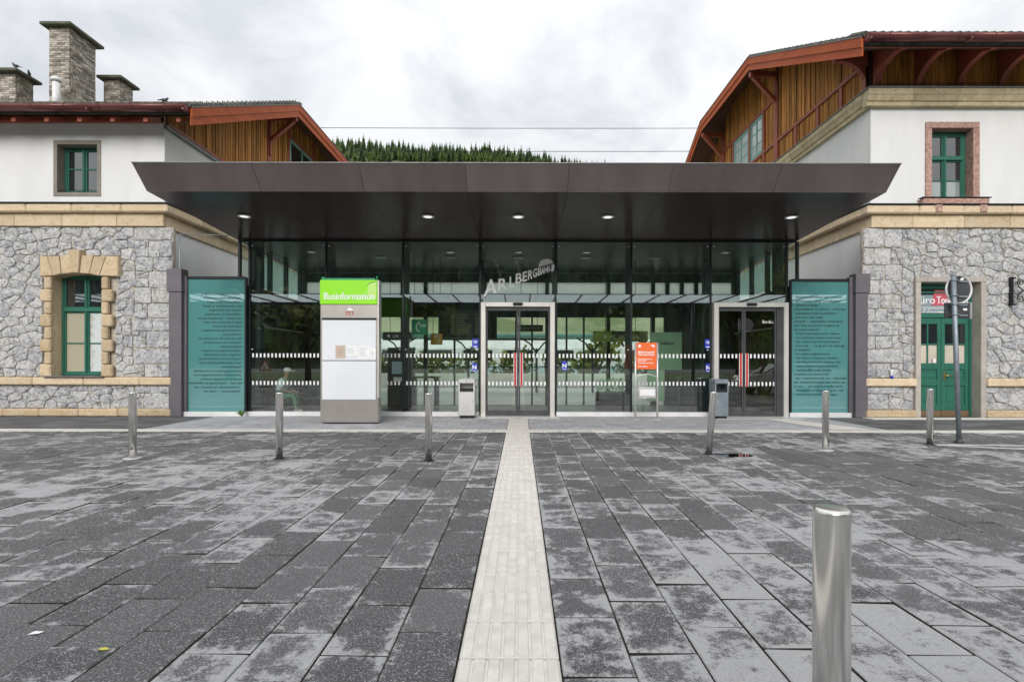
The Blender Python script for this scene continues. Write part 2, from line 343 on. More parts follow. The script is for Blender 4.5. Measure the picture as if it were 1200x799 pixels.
# ------------------------------------------------------------------ mesh building
class MB:
    def __init__(s): s.v = []; s.f = []; s.mi = []; s.sm = []; s.cur = 0; s.smooth = False
    def add(s, vs, fs, smooth=None):
        o = len(s.v); s.v += [tuple(p) for p in vs]
        for f in fs:
            s.f.append([i + o for i in f]); s.mi.append(s.cur); s.sm.append(s.smooth if smooth is None else smooth)
        return s
    def box(s, x0, x1, y0, y1, z0, z1, b=0.0):
        if x0 > x1: x0, x1 = x1, x0
        if y0 > y1: y0, y1 = y1, y0
        if z0 > z1: z0, z1 = z1, z0
        if b <= 0:
            return s.add([(x0, y0, z0), (x1, y0, z0), (x1, y1, z0), (x0, y1, z0), (x0, y0, z1), (x1, y0, z1), (x1, y1, z1), (x0, y1, z1)],
                         [(0, 3, 2, 1), (4, 5, 6, 7), (0, 1, 5, 4), (1, 2, 6, 5), (2, 3, 7, 6), (3, 0, 4, 7)])
        b = min(b, (x1 - x0) * .45, (y1 - y0) * .45, (z1 - z0) * .45)
        X, Y, Z = (x0, x1), (y0, y1), (z0, z1); vs = []; idx = {}
        for i in (0, 1):
            for j in (0, 1):
                for k in (0, 1):
                    dx = b if i == 0 else -b; dy = b if j == 0 else -b; dz = b if k == 0 else -b
                    for a, p in (('x', (X[i], Y[j] + dy, Z[k] + dz)), ('y', (X[i] + dx, Y[j], Z[k] + dz)), ('z', (X[i] + dx, Y[j] + dy, Z[k]))):
                        idx[a, i, j, k] = len(vs); vs.append(p)
        g = lambda a, i, j, k: idx[a, i, j, k]
        fs = []
        for i in (0, 1): fs.append([g('x', i, 0, 0), g('x', i, 1, 0), g('x', i, 1, 1), g('x', i, 0, 1)][::(1 if i else -1)])
        for j in (0, 1): fs.append([g('y', 0, j, 0), g('y', 1, j, 0), g('y', 1, j, 1), g('y', 0, j, 1)][::(-1 if j else 1)])
        for k in (0, 1): fs.append([g('z', 0, 0, k), g('z', 1, 0, k), g('z', 1, 1, k), g('z', 0, 1, k)][::(1 if k else -1)])
        c = Vector(((x0 + x1) / 2, (y0 + y1) / 2, (z0 + z1) / 2))
        ex = []
        for i in (0, 1):
            for j in (0, 1): ex.append([g('x', i, j, 0), g('x', i, j, 1), g('y', i, j, 1), g('y', i, j, 0)])
            for k in (0, 1): ex.append([g('x', i, 0, k), g('x', i, 1, k), g('z', i, 1, k), g('z', i, 0, k)])
        for j in (0, 1):
            for k in (0, 1): ex.append([g('y', 0, j, k), g('y', 1, j, k), g('z', 1, j, k), g('z', 0, j, k)])
        for i in (0, 1):
            for j in (0, 1):
                for k in (0, 1): ex.append([g('x', i, j, k), g('y', i, j, k), g('z', i, j, k)])
        for f in ex:
            p = [Vector(vs[q]) for q in f]; n = (p[1] - p[0]).cross(p[2] - p[0]); m = sum(p, Vector()) / len(p)
            fs.append(f if n.dot(m - c) > 0 else f[::-1])
        return s.add(vs, fs)
    def prism(s, poly, axis, a, b):
        """a flat polygon (pairs in the other two axes, in order) pushed from a to b along an axis"""
        def P(p, t): return (t, p[0], p[1]) if axis == 'x' else ((p[0], t, p[1]) if axis == 'y' else (p[0], p[1], t))
        n = len(poly); vs = [P(p, a) for p in poly] + [P(p, b) for p in poly]
        fs = [list(range(n)), list(range(2 * n - 1, n - 1, -1))] + [[i, i + n, (i + 1) % n + n, (i + 1) % n] for i in range(n)]
        p3 = [Vector(vs[i]) for i in range(n)]; nm = Vector()
        for i in range(n): nm += p3[i].cross(p3[(i + 1) % n])
        d = Vector(vs[n]) - Vector(vs[0])
        if nm.dot(d) > 0: fs = [f[::-1] for f in fs]
        return s.add(vs, fs)
    def hexa(s, b4, t4):
        vs = list(b4) + list(t4); c = sum((Vector(p) for p in vs), Vector()) / 8
        fs = []
        for f in [(0, 1, 2, 3), (4, 5, 6, 7), (0, 1, 5, 4), (1, 2, 6, 5), (2, 3, 7, 6), (3, 0, 4, 7)]:
            p = [Vector(vs[q]) for q in f]; n = (p[1] - p[0]).cross(p[2] - p[0]); m = sum(p, Vector()) / 4
            fs.append(f if n.dot(m - c) > 0 else f[::-1])
        return s.add(vs, fs)
    def bar(s, p0, p1, w, h, up=(0, 0, 1)):
        p0, p1 = Vector(p0), Vector(p1); d = (p1 - p0).normalized(); sd = d.cross(Vector(up))
        if sd.length < 1e-4: sd = d.cross(Vector((1, 0, 0)))
        sd.normalize(); u = sd.cross(d)
        q = [sd * a * w / 2 + u * b * h / 2 for a, b in ((-1, -1), (1, -1), (1, 1), (-1, 1))]
        return s.hexa([p0 + k for k in q], [p1 + k for k in q])
    def tube(s, pts, r, n=8, smooth=True):
        pts = [Vector(p) for p in pts]; rs = r if isinstance(r, (list, tuple)) else [r] * len(pts); vs = []; fs = []
        prev = None
        for i, p in enumerate(pts):
            d = (pts[min(i + 1, len(pts) - 1)] - pts[max(i - 1, 0)]).normalized()
            a = d.orthogonal().normalized() if prev is None else (prev - d * prev.dot(d)).normalized()
            prev = a; b = d.cross(a)
            vs += [p + (a * math.cos(2 * math.pi * k / n) + b * math.sin(2 * math.pi * k / n)) * rs[i] for k in range(n)]
        for i in range(len(pts) - 1):
            for k in range(n):
                fs.append([i * n + k, i * n + (k + 1) % n, (i + 1) * n + (k + 1) % n, (i + 1) * n + k])
        s.add(vs, fs, smooth)
        o = len(s.v) - len(vs)
        s.f.append([o + k for k in range(n)][::-1]); s.mi.append(s.cur); s.sm.append(False)
        s.f.append([o + (len(pts) - 1) * n + k for k in range(n)]); s.mi.append(s.cur); s.sm.append(False)
        return s
    def lathe(s, prof, n=24, c=(0, 0, 0), smooth=True):
        vs = [(c[0] + r * math.cos(2 * math.pi * k / n), c[1] + r * math.sin(2 * math.pi * k / n), c[2] + z) for r, z in prof for k in range(n)]
        fs = [[i * n + k, i * n + (k + 1) % n, (i + 1) * n + (k + 1) % n, (i + 1) * n + k] for i in range(len(prof) - 1) for k in range(n)]
        s.add(vs, fs, smooth)
        o = len(s.v) - len(vs)
        s.f.append([o + k for k in range(n)][::-1]); s.mi.append(s.cur); s.sm.append(False)
        s.f.append([o + (len(prof) - 1) * n + k for k in range(n)]); s.mi.append(s.cur); s.sm.append(False)
        return s
    def ball(s, c, r, n=12, m=8, sx=1, sy=1, sz=1):
        prof = [(math.sin(math.pi * i / m), -math.cos(math.pi * i / m)) for i in range(1, m)]
        prof = [(.02, -1)] + prof + [(.02, 1)]
        o = len(s.v); s.lathe(prof, n)
        for i in range(o, len(s.v)):
            x, y, z = s.v[i]; s.v[i] = (c[0] + x * r * sx, c[1] + y * r * sy, c[2] + z * r * sz)
        return s
    def mesh(s, name, mats):
        me = bpy.data.meshes.new(name); me.from_pydata(s.v, [], s.f)
        if getattr(s, 'uv', None):
            ul = me.uv_layers.new(name='slab')
            ul.data.foreach_set('uv', [c for f in s.f for i in f for c in s.uv[i]])
        for m in (mats if isinstance(mats, (list, tuple)) else [mats]): me.materials.append(M[m])
        me.polygons.foreach_set('material_index', s.mi); me.polygons.foreach_set('use_smooth', s.sm)
        me.update(); return me

def tag(o, label=None, cat=None, group=None, kind=None):
    if label: o['label'] = label
    if cat: o['category'] = cat
    if group: o['group'] = group
    if kind: o['kind'] = kind
    return o
def thing(name, label, cat, loc=(0, 0, 0), group=None):
    o = bpy.data.objects.new(name, None); COL.objects.link(o); o.location = loc; o.empty_display_size = .2
    return tag(o, label, cat, group)
def part(name, mb, mats, parent=None, local=False, kind=None):
    me = mb.mesh(name, mats) if isinstance(mb, MB) else mb
    o = bpy.data.objects.new(name, me); COL.objects.link(o)
    if parent is not None:
        o.parent = parent
        if not local and parent.type == 'EMPTY': o.matrix_parent_inverse = Matrix.Translation(-Vector(parent.location))
    if kind: o['kind'] = kind
    return o
def struct(name, mb, mats): return part(name, mb, mats, None, kind='structure')
def copy_tree(o, parent=None):
    c = o.copy(); COL.objects.link(c)
    if parent is not None: c.parent = parent
    for ch in list(o.children): copy_tree(ch, c)
    return c
BX = lambda *a: MB().box(*a)
def P(px, py, Y): return Vector(((px - CX) * Y / F, Y, EYE + (CY - py) * Y / F))

_tc = {}
def text_mesh(s, extrude=0.0):
    """outline of a word in the built-in font: vertices and faces, size 1"""
    k = (s, extrude)
    if k not in _tc:
        cu = bpy.data.curves.new('lettering', 'FONT'); cu.body = s; cu.size = 1; cu.resolution_u = 3; cu.extrude = extrude
        o = bpy.data.objects.new('lettering', cu); COL.objects.link(o)
        me = bpy.data.meshes.new_from_object(o.evaluated_get(bpy.context.evaluated_depsgraph_get()))
        v = [tuple(p.co) for p in me.vertices]; f = [list(p.vertices) for p in me.polygons]
        bpy.data.objects.remove(o); bpy.data.meshes.remove(me); bpy.data.curves.remove(cu)
        _tc[k] = (v, f)
    return _tc[k]
def put_text(mb, s, x, z, Y, size, align='l', wscale=1.0, extrude=0.0, bold=0.0, fit=None):
    """writes s on the plane y = Y, facing the square"""
    v, f = text_mesh(s, extrude)
    if not v: return
    x0 = min(p[0] for p in v); x1 = max(p[0] for p in v)
    if fit: wscale = fit / ((x1 - x0) * size)
    wd = (x1 - x0) * size * wscale
    ox = x if align == 'l' else (x - wd if align == 'r' else x - wd / 2)
    for k in ((0,) if not bold else (-bold, 0, bold)):
        mb.add([(ox + (p[0] - x0) * size * wscale + k, Y - p[2] - k * .02, z + p[1] * size) for p in v], f)
    return mb
# ------------------------------------------------------------------ ground and paving
g = MB(); g.add([(-900, -900, -.11), (900, -900, -.11), (900, 70, -.11), (-900, 70, -.11)], [(0, 1, 2, 3)])
struct('ground', g, 'asphalt')
plaza = struct('plaza', BX(-15.5, 17.0, -2.6, 10.97, -.10, -.016), 'joint')
PX0, PL = .197, .55
def slab_mb(x0, x1, y0, y1, r):
    gp = .0045; x0 += gp; x1 -= gp; y0 += gp + r.uniform(.001, .006); y1 -= gp + r.uniform(.001, .006)
    z = [r.uniform(-.0045, .0045) for _ in range(2)]
    t = [z[0] + z[1] * .6, z[0] - z[1] * .6, z[0] - z[1], z[0] + z[1]]
    j = lambda: r.uniform(-.0025, .0025)
    c = [(x0 + j(), y0 + j()), (x1 + j(), y0 + j()), (x1 + j(), y1 + j()), (x0 + j(), y1 + j())]
    e = .006; sg = [(1, 1), (-1, 1), (-1, -1), (1, -1)]
    vs = [(p[0], p[1], -.05) for p in c] + [(p[0], p[1], t[i] - .006) for i, p in enumerate(c)] + [(p[0] + sg[i][0] * e, p[1] + sg[i][1] * e, t[i]) for i, p in enumerate(c)]
    fs = [(0, 1, 5, 4), (1, 2, 6, 5), (2, 3, 7, 6), (3, 0, 4, 7), (4, 5, 9, 8), (5, 6, 10, 9), (6, 7, 11, 10), (7, 4, 8, 11), (8, 9, 10, 11)]
    return vs, fs
sr = random.Random(5)
slabs = []
SUV = [(0, 0), (1, 0), (1, 1), (0, 1)] * 3
def slab_part(vs, fs):
    q = MB().add(vs, fs); q.uv = SUV; q.mi = [1] * 4 + [0] * 5; return q
def columns():
    x = PX0; k = 0
    while x < 16.8:
        wd = .345; yield x, x + wd, k; x += wd; k += 1
    x = -.305; k = 0
    while x > -15.3:
        wd = .345; yield x - wd, x, k; x -= wd; k += 1
for x0, x1, k in columns():
    off = 2.868 - (.275 if k % 2 else 0) + sr.uniform(-.03, .03)
    y = off - math.ceil((off + 2.5) / PL) * PL
    while y < 10.93:
        y1 = y + PL + (sr.uniform(-.02, .02))
        slabs.append((x0, x1, max(y, -2.55), min(y1, 10.965))); y = y1
def seen(s):
    x0, x1, y0, y1 = s; yc = (y0 + y1) / 2; xc = (x0 + x1) / 2
    return yc > 2.1 and abs(xc) < yc * .985 + .15
vis = sorted([s for s in slabs if seen(s)], key=lambda s: (s[2] + s[3]) / 2 + .15 * abs(s[0]))
first = set(vis[:296]); rest = MB()
for s in slabs:
    vs, fs = slab_mb(*s, sr)
    if s in first:
        part('paving_slab', slab_part(vs, fs), ['slab', 'joint'], plaza)
    else: rest.add(vs, fs)
rest.uv = SUV * (len(rest.v) // 12); rest.mi = ([1] * 4 + [0] * 5) * (len(rest.v) // 12)
part('far_paving', rest, ['slab', 'joint'], plaza, kind='stuff')

tac = struct('tactile_path', BX(-.302, .194, -2.5, 13.66, -.09, -.017), 'joint')
y = 1.09 - .363 * 9
tr = random.Random(3)
while y < 13.5:
    m = MB(); z = tr.uniform(-.002, .002)
    a, b = y + .008, y + .363 - .008
    m.box(-.299, .191, a, b, -.05, z - .001, .004)
    for i in range(7):
        xc = -.299 + .035 + i * .07; h = .007
        m.add([(xc - .029, a + .004, z - .001), (xc + .029, a + .006, z - .001), (xc + .029, b - .004, z - .001), (xc - .029, b - .004, z - .001),
               (xc - .024, a + .009, z + h), (xc + .024, a + .009, z + h), (xc + .024, b - .009, z + h), (xc - .024, b - .009, z + h)],
              [(4, 5, 6, 7), (0, 1, 5, 4), (1, 2, 6, 5), (2, 3, 7, 6), (3, 0, 4, 7)])
    part('tactile_plate', m, 'tactile', tac); y += .363

kerb = struct('kerb', BX(-24, 24, 10.985, 11.395, -.10, -.02), 'joint')
x = -14.0
kr = random.Random(8); far = MB()
while x < 14.5:
    if not (-.36 < x + .17 < .25):
        part('kerb_stone', BX(x + .003, x + .342, 10.99, 11.39, -.07, kr.uniform(-.002, .003), .006), 'kerb', kerb)
    x += .345
for a, b in ((-23.5, -14.02), (14.54, 23.5)): far.box(a, b, 10.99, 11.39, -.07, .0, .006)
part('far_kerb', far, 'kerb', kerb, kind='stuff')
foot = struct('footpath', BX(-24, 24, 11.405, 14.5, -.10, -.006), 'asphalt')
ap = MB(); ar = random.Random(4)
yy = 11.41
for row in range(8):
    x = -8.3 - (.17 if row % 2 else 0)
    while x < 8.0:
        for a, b in ((max(x, -8.25), min(x + .345, -.31)), (max(x, .202), min(x + .345, 8.05))):
            if b - a > .05: ap.box(a + .003, b - .003, yy + .003, yy + .36, -.05, ar.uniform(-.002, .002), .005)
        x += .345
    yy += .363
part('apron_slabs', ap, 'apron', foot, kind='stuff')
rm = MB(); rm.add([(6.35, 13.6, .006), (6.95, 13.6, .006), (7.75, 11.42, .006), (6.9, 11.42, .006)], [(0, 1, 2, 3)])
part('light_band', rm, 'kerb', foot)
mk = MB()
mk.bar((7.42, 9.30, .006), (17, 8.72, .006), .10, .004)
mk.bar((7.42, 9.28, .005), (13.2, 6.98, .005), .10, .004)
struct('parking_markings', mk, 'paint')

# ------------------------------------------------------------------ helpers for the two stone buildings
def clip(poly, a, b, c):
    """keep the side a*x + b*z <= c of a convex polygon"""
    out = []
    for i in range(len(poly)):
        p, q = poly[i], poly[(i + 1) % len(poly)]
        dp, dq = a * p[0] + b * p[1] - c, a * q[0] + b * q[1] - c
        if dp <= 0: out.append(p)
        if dp * dq < 0:
            t = dp / (dp - dq); out.append((p[0] + (q[0] - p[0]) * t, p[1] + (q[1] - p[1]) * t))
    return out
def area(p): return abs(sum(p[i][0] * p[(i + 1) % len(p)][1] - p[(i + 1) % len(p)][0] * p[i][1] for i in range(len(p)))) / 2
def rubble(x0, x1, z0, z1, holes, r, size=.235):
    """irregular stone outlines filling a rectangle round its openings"""
    ax = .72; pts = []
    X0, X1 = x0 * ax, x1 * ax
    nx = int((X1 - X0) / size * 1.2); nz = int((z1 - z0) / size * 1.2)
    for i in range(-1, nx + 1):
        for j in range(-1, nz + 1):
            if r.random() < .3: continue
            pts.append((X0 + (i + .5 + r.uniform(-.5, .5) + .5 * (j % 2)) * (X1 - X0) / nx, z0 + (j + .5 + r.uniform(-.5, .5)) * (z1 - z0) / nz))
    out = []
    for p in pts:
        if not (X0 - .2 < p[0] < X1 + .2): continue
        poly = [(X0, z0), (X1, z0), (X1, z1), (X0, z1)]
        for q in pts:
            if q is p: continue
            dx, dz = q[0] - p[0], q[1] - p[1]; d2 = dx * dx + dz * dz
            if d2 > (size * 4) ** 2: continue
            poly = clip(poly, dx, dz, (q[0] ** 2 - p[0] ** 2 + q[1] ** 2 - p[1] ** 2) / 2)
            if len(poly) < 3: break
        if len(poly) < 3: continue
        poly = [(a / ax, b) for a, b in poly]
        parts = [poly]
        for hx0, hx1, hz0, hz1 in holes:
            nxt = []
            for pl in parts:
                if max(a for a, _ in pl) <= hx0 or min(a for a, _ in pl) >= hx1 or max(b for _, b in pl) <= hz0 or min(b for _, b in pl) >= hz1:
                    nxt.append(pl); continue
                mid = clip(pl, -1, 0, -hx0); mid = clip(mid, 1, 0, hx1) if len(mid) > 2 else []
                for q in [clip(pl, 1, 0, hx0), clip(pl, -1, 0, -hx1)] + ([clip(mid, 0, 1, hz0), clip(mid, 0, -1, -hz1)] if len(mid) > 2 else []):
                    if len(q) > 2 and area(q) > .004: nxt.append(q)
            parts = nxt
        out += [pl for pl in parts if area(pl) > .007]
    return out
def stone_mb(poly, Y, r, gap=.0065, mb=None):
    c = (sum(p[0] for p in poly) / len(poly), sum(p[1] for p in poly) / len(poly))
    # drop very short edges, then round the corners a little
    q = [p for i, p in enumerate(poly) if math.dist(p, poly[i - 1]) > .03]
    if len(q) < 3: q = poly
    rr = min(math.dist(p, c) for p in q)
    rad = max(.05, math.sqrt(area(q) / math.pi))
    fine = []
    for i, p in enumerate(q):
        nx_ = q[(i + 1) % len(q)]; pv = q[i - 1]
        fine.append((p[0] * .93 + pv[0] * .035 + nx_[0] * .035, p[1] * .93 + pv[1] * .035 + nx_[1] * .035))
        if math.dist(p, nx_) > .22: fine.append(((p[0] + nx_[0]) / 2 + r.uniform(-.012, .012), (p[1] + nx_[1]) / 2 + r.uniform(-.012, .012)))
    n = len(fine)
    def ring(k, y, jit):
        return [(c[0] + (p[0] - c[0]) * k + r.uniform(-jit, jit), y + r.uniform(-jit, jit) * .8, c[1] + (p[1] - c[1]) * k + r.uniform(-jit, jit)) for p in fine]
    k0 = 1 - gap / rad; d = r.uniform(.022, .055)
    vs = ring(k0, Y + .01, 0) + ring(k0 - .008, Y - d * .72, .005) + ring(k0 * .86, Y - d, .013)
    vs.append((c[0] + r.uniform(-.03, .03), Y - d - r.uniform(0, .02), c[1] + r.uniform(-.03, .03)))
    fs = []
    for a in (0, 1):
        for i in range(n): fs.append((a * n + i, a * n + (i + 1) % n, (a + 1) * n + (i + 1) % n, (a + 1) * n + i))
    for i in range(n): fs.append((2 * n + i, 2 * n + (i + 1) % n, 3 * n))
    sgn = sum(fine[i][0] * fine[(i + 1) % n][1] - fine[(i + 1) % n][0] * fine[i][1] for i in range(n))
    if sgn < 0: fs = [f[::-1] for f in fs]
    return (mb or MB()).add(vs, fs)
def quoin_blocks(xc, sg, z0, z1, r):
    """squared stones up the corner; xc is the corner, sg points back into the wall"""
    out = []; z = z0; i = 0
    while z < z1 - .12:
        h = min(r.uniform(.32, .46), z1 - z)
        if z1 - z - h < .15: h = z1 - z
        wd = (1.05 if i % 2 else .72) + r.uniform(-.08, .08)
        cut = [0, wd] if r.random() < .45 else [0, wd * r.uniform(.4, .62), wd]
        for a, b in zip(cut, cut[1:]):
            xa, xb = sorted((xc + sg * a, xc + sg * b))
            j = lambda: r.uniform(-.012, .012)
            out.append(([(xa + j(), z + j()), (xb + j(), z + j()), (xb + j(), z + h + j()), (xa + j(), z + h + j())], (min(xc, xc + sg * wd), max(xc, xc + sg * wd), z, z + h)))
        z += h; i += 1
    return out
def wall_with_hole(mb, x0, x1, y0, y1, z0, z1, hole):
    hx0, hx1, hz0, hz1 = hole
    mb.box(x0, hx0, y0, y1, z0, z1); mb.box(hx1, x1, y0, y1, z0, z1)
    if hz0 > z0: mb.box(hx0, hx1, y0, y1, z0, hz0)
    if hz1 < z1: mb.box(hx0, hx1, y0, y1, hz1, z1)
    return mb
def block_row(parent, name, m, x0, x1, y0, y1, z0, z1, r, step=1.25, b=.015, gap=.003):
    x = x0
    while x < x1 - .05:
        e = min(x + step * r.uniform(.85, 1.15), x1)
        if x1 - e < .4: e = x1
        part(name, BX(x + gap, e - gap, y0 + r.uniform(-.004, .004), y1, z0, z1, b), m, parent); x = e
def sash(parent, x0, x1, z0, z1, Y, fw, panes_m, mull=None, trans=None, bars=(), frame_m='green', name='window'):
    """a timber window: frame, mullion, transom, bars and one pane of glass in each light"""
    f = MB()
    f.box(x0, x0 + fw, Y, Y + .09, z0, z1, .008); f.box(x1 - fw, x1, Y, Y + .09, z0, z1, .008)
    f.box(x0 + fw, x1 - fw, Y + .002, Y + .088, z0, z0 + fw, .006); f.box(x0 + fw, x1 - fw, Y + .002, Y + .088, z1 - fw, z1, .006)
    xs = [x0 + fw, x1 - fw]; zs = [z0 + fw, z1 - fw]
    if mull: f.box(mull - .034, mull + .034, Y - .012, Y + .08, z0 + fw, z1 - fw, .010); f.box(mull - .018, mull + .018, Y - .03, Y - .012, z0 + fw, z1 - fw, .006)
    if trans: f.box(x0 + fw, x1 - fw, Y - .035, Y + .07, trans - .05, trans + .05, .012)
    for zb in bars: f.box(x0 + fw, x1 - fw, Y + .022, Y + .066, zb - .017, zb + .017, .005)
    wo = part(name, f, frame_m, parent)
    cols = [(xs[0], mull - .034), (mull + .034, xs[1])] if mull else [tuple(xs)]
    zz = sorted(zs + ([trans] if trans else []) + list(bars))
    for i, (a, b) in enumerate(cols):
        for j, (c, d) in enumerate(zip(zz, zz[1:])):
            mm = panes_m(i, j) if callable(panes_m) else panes_m
            part('pane', BX(a - .01, b + .01, Y + .045, Y + .055, c - .01, d + .01), mm, wo)
            # casement stile round the light
    st = MB()
    for a, b in cols:
        for c, d in ([(zs[0], trans - .05), (trans + .05, zs[1])] if trans else [tuple(zs)]):
            st.box(a, a + .035, Y + .012, Y + .06, c, d, .006); st.box(b - .035, b, Y + .012, Y + .06, c, d, .006)
            st.box(a + .035, b - .035, Y + .014, Y + .058, c, c + .035, .006); st.box(a + .035, b - .035, Y + .014, Y + .058, d - .035, d, .006)
    part('casement', st, frame_m, wo)
    return wo

SLOPE = .51
def roof_and_gable(b, s, Xs, Xv, Ye, ze, YA, YB, Xfar, cladding_from, tile_name='tile_row'):
    """half-hipped roof over a boarded gable; s = -1 for the building on the left, +1 on the right"""
    zA = ze + SLOPE * (YA - Ye); Yr = (YA + YB) / 2; zr = ze + SLOPE * (Yr - Ye); ins = (zr - zA) / SLOPE; Yb = 2 * Yr - Ye
    X = lambda a: s * a
    t = .17
    front = [(X(Xv), Ye, ze), (X(Xfar), Ye, ze), (X(Xfar), Yr, zr), (X(Xv + ins), Yr, zr), (X(Xv), YA, zA)]
    back = [(x, 2 * Yr - y, z) for x, y, z in front]
    hip = [(X(Xv), YA, zA), (X(Xv + ins), Yr, zr), (X(Xv), YB, zA)]
    rf = MB()
    for pl in (front, back, hip):
        n = len(pl); vs = pl + [(x, y, z - t) for x, y, z in pl]
        up = [list(range(n)), list(range(2 * n - 1, n - 1, -1))]
        p = [Vector(q) for q in pl]; nm = Vector()
        for i in range(n): nm += p[i].cross(p[(i + 1) % n])
        if nm.z < 0: up = [f[::-1] for f in up]
        rf.add(vs, up + [[i, (i + 1) % n, (i + 1) % n + n, i + n] for i in range(n)])
    roof = part('roof', rf, 'tile', b)
    # rows of tile ends that stand up along the eave and the verge
    tr_ = MB(); x = Xv + .02
    while x < Xfar - .3:
        tr_.tube([(X(x), Ye - .10, ze + .055), (X(x), Ye + .45, ze + .335)], .07, 7, True); x += .21
    d = math.hypot(YA - Ye, zA - ze); k = 0
    while k * .28 < d:
        f = k * .28 / d; y = Ye + (YA - Ye) * f; z = ze + (zA - ze) * f
        tr_.hexa([(X(Xv - .04), y, z), (X(Xv + .35), y, z), (X(Xv + .35), y + .27, z + .135), (X(Xv - .04), y + .27, z + .135)],
                 [(X(Xv - .04), y, z + .135), (X(Xv + .35), y, z + .135), (X(Xv + .35), y + .27, z + .19), (X(Xv - .04), y + .27, z + .19)]); k += 1
    part(tile_name, tr_, 'tile', roof, kind='stuff')
    # boarded underside of the eaves
    sf = MB()
    for pl in (front, back, hip):
        n = len(pl); q = [(x, y, z - t - .012) for x, y, z in pl]; sf.add(q + [(x, y, z - .014) for x, y, z in q], [list(range(n)), list(range(2 * n - 1, n - 1, -1))])
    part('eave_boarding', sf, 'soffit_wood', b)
    # barge boards in two steps with a metal drip on top
    ends = [((Ye - .03, ze), (YA, zA)), ((YA, zA), (YB, zA)), ((YB, zA), (Yb + .03, ze))]
    for (ya, za), (yb, zb) in ends:
        for xo, top, bot, m, nm in ((.055, .015, -.225, 'orange_wood', 'barge_board'), (.02, -.228, -.45, 'orange_wood', 'barge_board'), (.075, .045, .017, 'lead', 'verge_flashing')):
            q = MB(); xa, xb = X(Xv - xo), X(Xv + .0)
            q.hexa([(xa, ya, za + bot), (xb, ya, za + bot), (xb, yb, zb + bot), (xa, yb, zb + bot)], [(xa, ya, za + top), (xb, ya, za + top), (xb, yb, zb + top), (xa, yb, zb + top)])
            part(nm, q, m, b)
    # gable wall and its boards
    def top(y):
        fr = ze + SLOPE * (y - Ye); bk = ze + SLOPE * (Yb - y); hp = zA + SLOPE * (Xs - Xv)
        return min(fr, bk, hp) - t - .03
    gb = MB(); prof = [(14.24, cladding_from), (14.24, top(14.24))] + [(y, top(y)) for y in (YA + (Xs - Xv), YB - (Xs - Xv))] + [(Yb - 1.3, top(Yb - 1.3)), (Yb - 1.3, cladding_from)]
    gb.prism(prof, 'x', X(Xs), X(Xs + .25))
    part('gable', gb, 'gable_back', b)
    # gutter along the front eave, in lengths
    gx = Xv + .03
    while gx < Xfar - 1:
        e = min(gx + 2.45, Xfar); q = MB(); nseg = 8; vs = []
        for xx in (gx + .004, e - .004):
            for rr in (.135, .12):
                vs += [(X(xx), Ye - .115 + rr * math.cos(math.pi + math.pi * i / nseg), ze + .01 + rr * math.sin(math.pi + math.pi * i / nseg) * 1.05) for i in range(nseg + 1)]
        m_ = nseg + 1; fs = []
        for i in range(nseg):
            fs += [(i, i + 1, 2 * m_ + i + 1, 2 * m_ + i), (m_ + i, 3 * m_ + i, 3 * m_ + i + 1, m_ + i + 1), (i, m_ + i, m_ + i + 1, i + 1), (2 * m_ + i, 2 * m_ + i + 1, 3 * m_ + i + 1, 3 * m_ + i)]
        fs += [(0, 2 * m_, 3 * m_, m_), (nseg, m_ + nseg, 3 * m_ + nseg, 2 * m_ + nseg)]
        q.add(vs, fs, True)
        q.box(X(gx), X(gx + .05), Ye - .255, Ye + .015, ze - .138, ze - .09)
        part('gutter', q, 'gutter', b); gx = e
    gx = Xv + .5
    while gx < Xfar - 1:
        q = MB(); vs = [(X(gx + dx), Ye - .115 + .139 * math.cos(math.pi + math.pi * i / 8), ze + .012 + .145 * math.sin(math.pi + math.pi * i / 8)) for dx in (0, .035) for i in range(9)]
        q.add(vs, [(i, i + 1, i + 10, i + 9) for i in range(8)]); part('gutter_strap', q, 'gutter', b); gx += .86
    cp = MB(); cp.prism([(Ye - .255, ze + .02), (Ye + .02, ze + .02), (Ye - .03, ze - .12), (Ye - .2, ze - .12)], 'x', X(Xv + .012), X(Xv + .03))
    part('gutter_end', cp, 'gutter', b)
    return dict(zA=zA, Yr=Yr, zr=zr, Yb=Yb, top=top)
def board(parent, s, Xp, y0, y1, zb0, zb1, zt0, zt1, m='cladding', pointed=False, th=.028, name='cladding_board'):
    q = MB(); poly = [(y0, zb0), (y1, zb1), (y1, zt1), (y0, zt0)]
    if pointed: poly = [(y0, zb0 + .07), ((y0 + y1) / 2 - .03, zb0), ((y0 + y1) / 2 + .03, zb0), (y1, zb1 + .07), (y1, zt1), (y0, zt0)]
    q.prism(poly, 'x', s * Xp, s * (Xp - th))
    return part(name, q, m, parent)
def clad(b, s, Xp, ya, yb, zb, topf, r, wd=.15, pointed=False, skip=()):
    y = ya
    while y < yb - .05:
        e = min(y + wd * r.uniform(.85, 1.15), yb)
        zt0, zt1 = topf(y), topf(e)
        if min(zt0, zt1) > zb + .12:
            board(b, s, Xp, y + .011, e - .011, zb, zb, zt0, zt1, pointed=pointed, th=r.choice((.024, .052, .036, .044)))
        y = e
def eave_bracket(parent, s, Xp, Y, z_foot, z_top, reach, m='red_wood', name='eave_bracket'):
    """strut that springs from the gable wall out to the purlin under the verge"""
    q = MB()
    q.bar((s * Xp, Y, z_foot), (s * (Xp - reach), Y, z_top), .13, .15, (0, 1, 0))
    q.box(s * (Xp + .02), s * (Xp - reach - .12), Y - .08, Y + .08, z_top - .02, z_top + .17, .015)
    q.box(s * (Xp - .001), s * (Xp - .13), Y - .07, Y + .07, z_foot - .5, z_top - .02, .015)
    return part(name, q, m, parent)

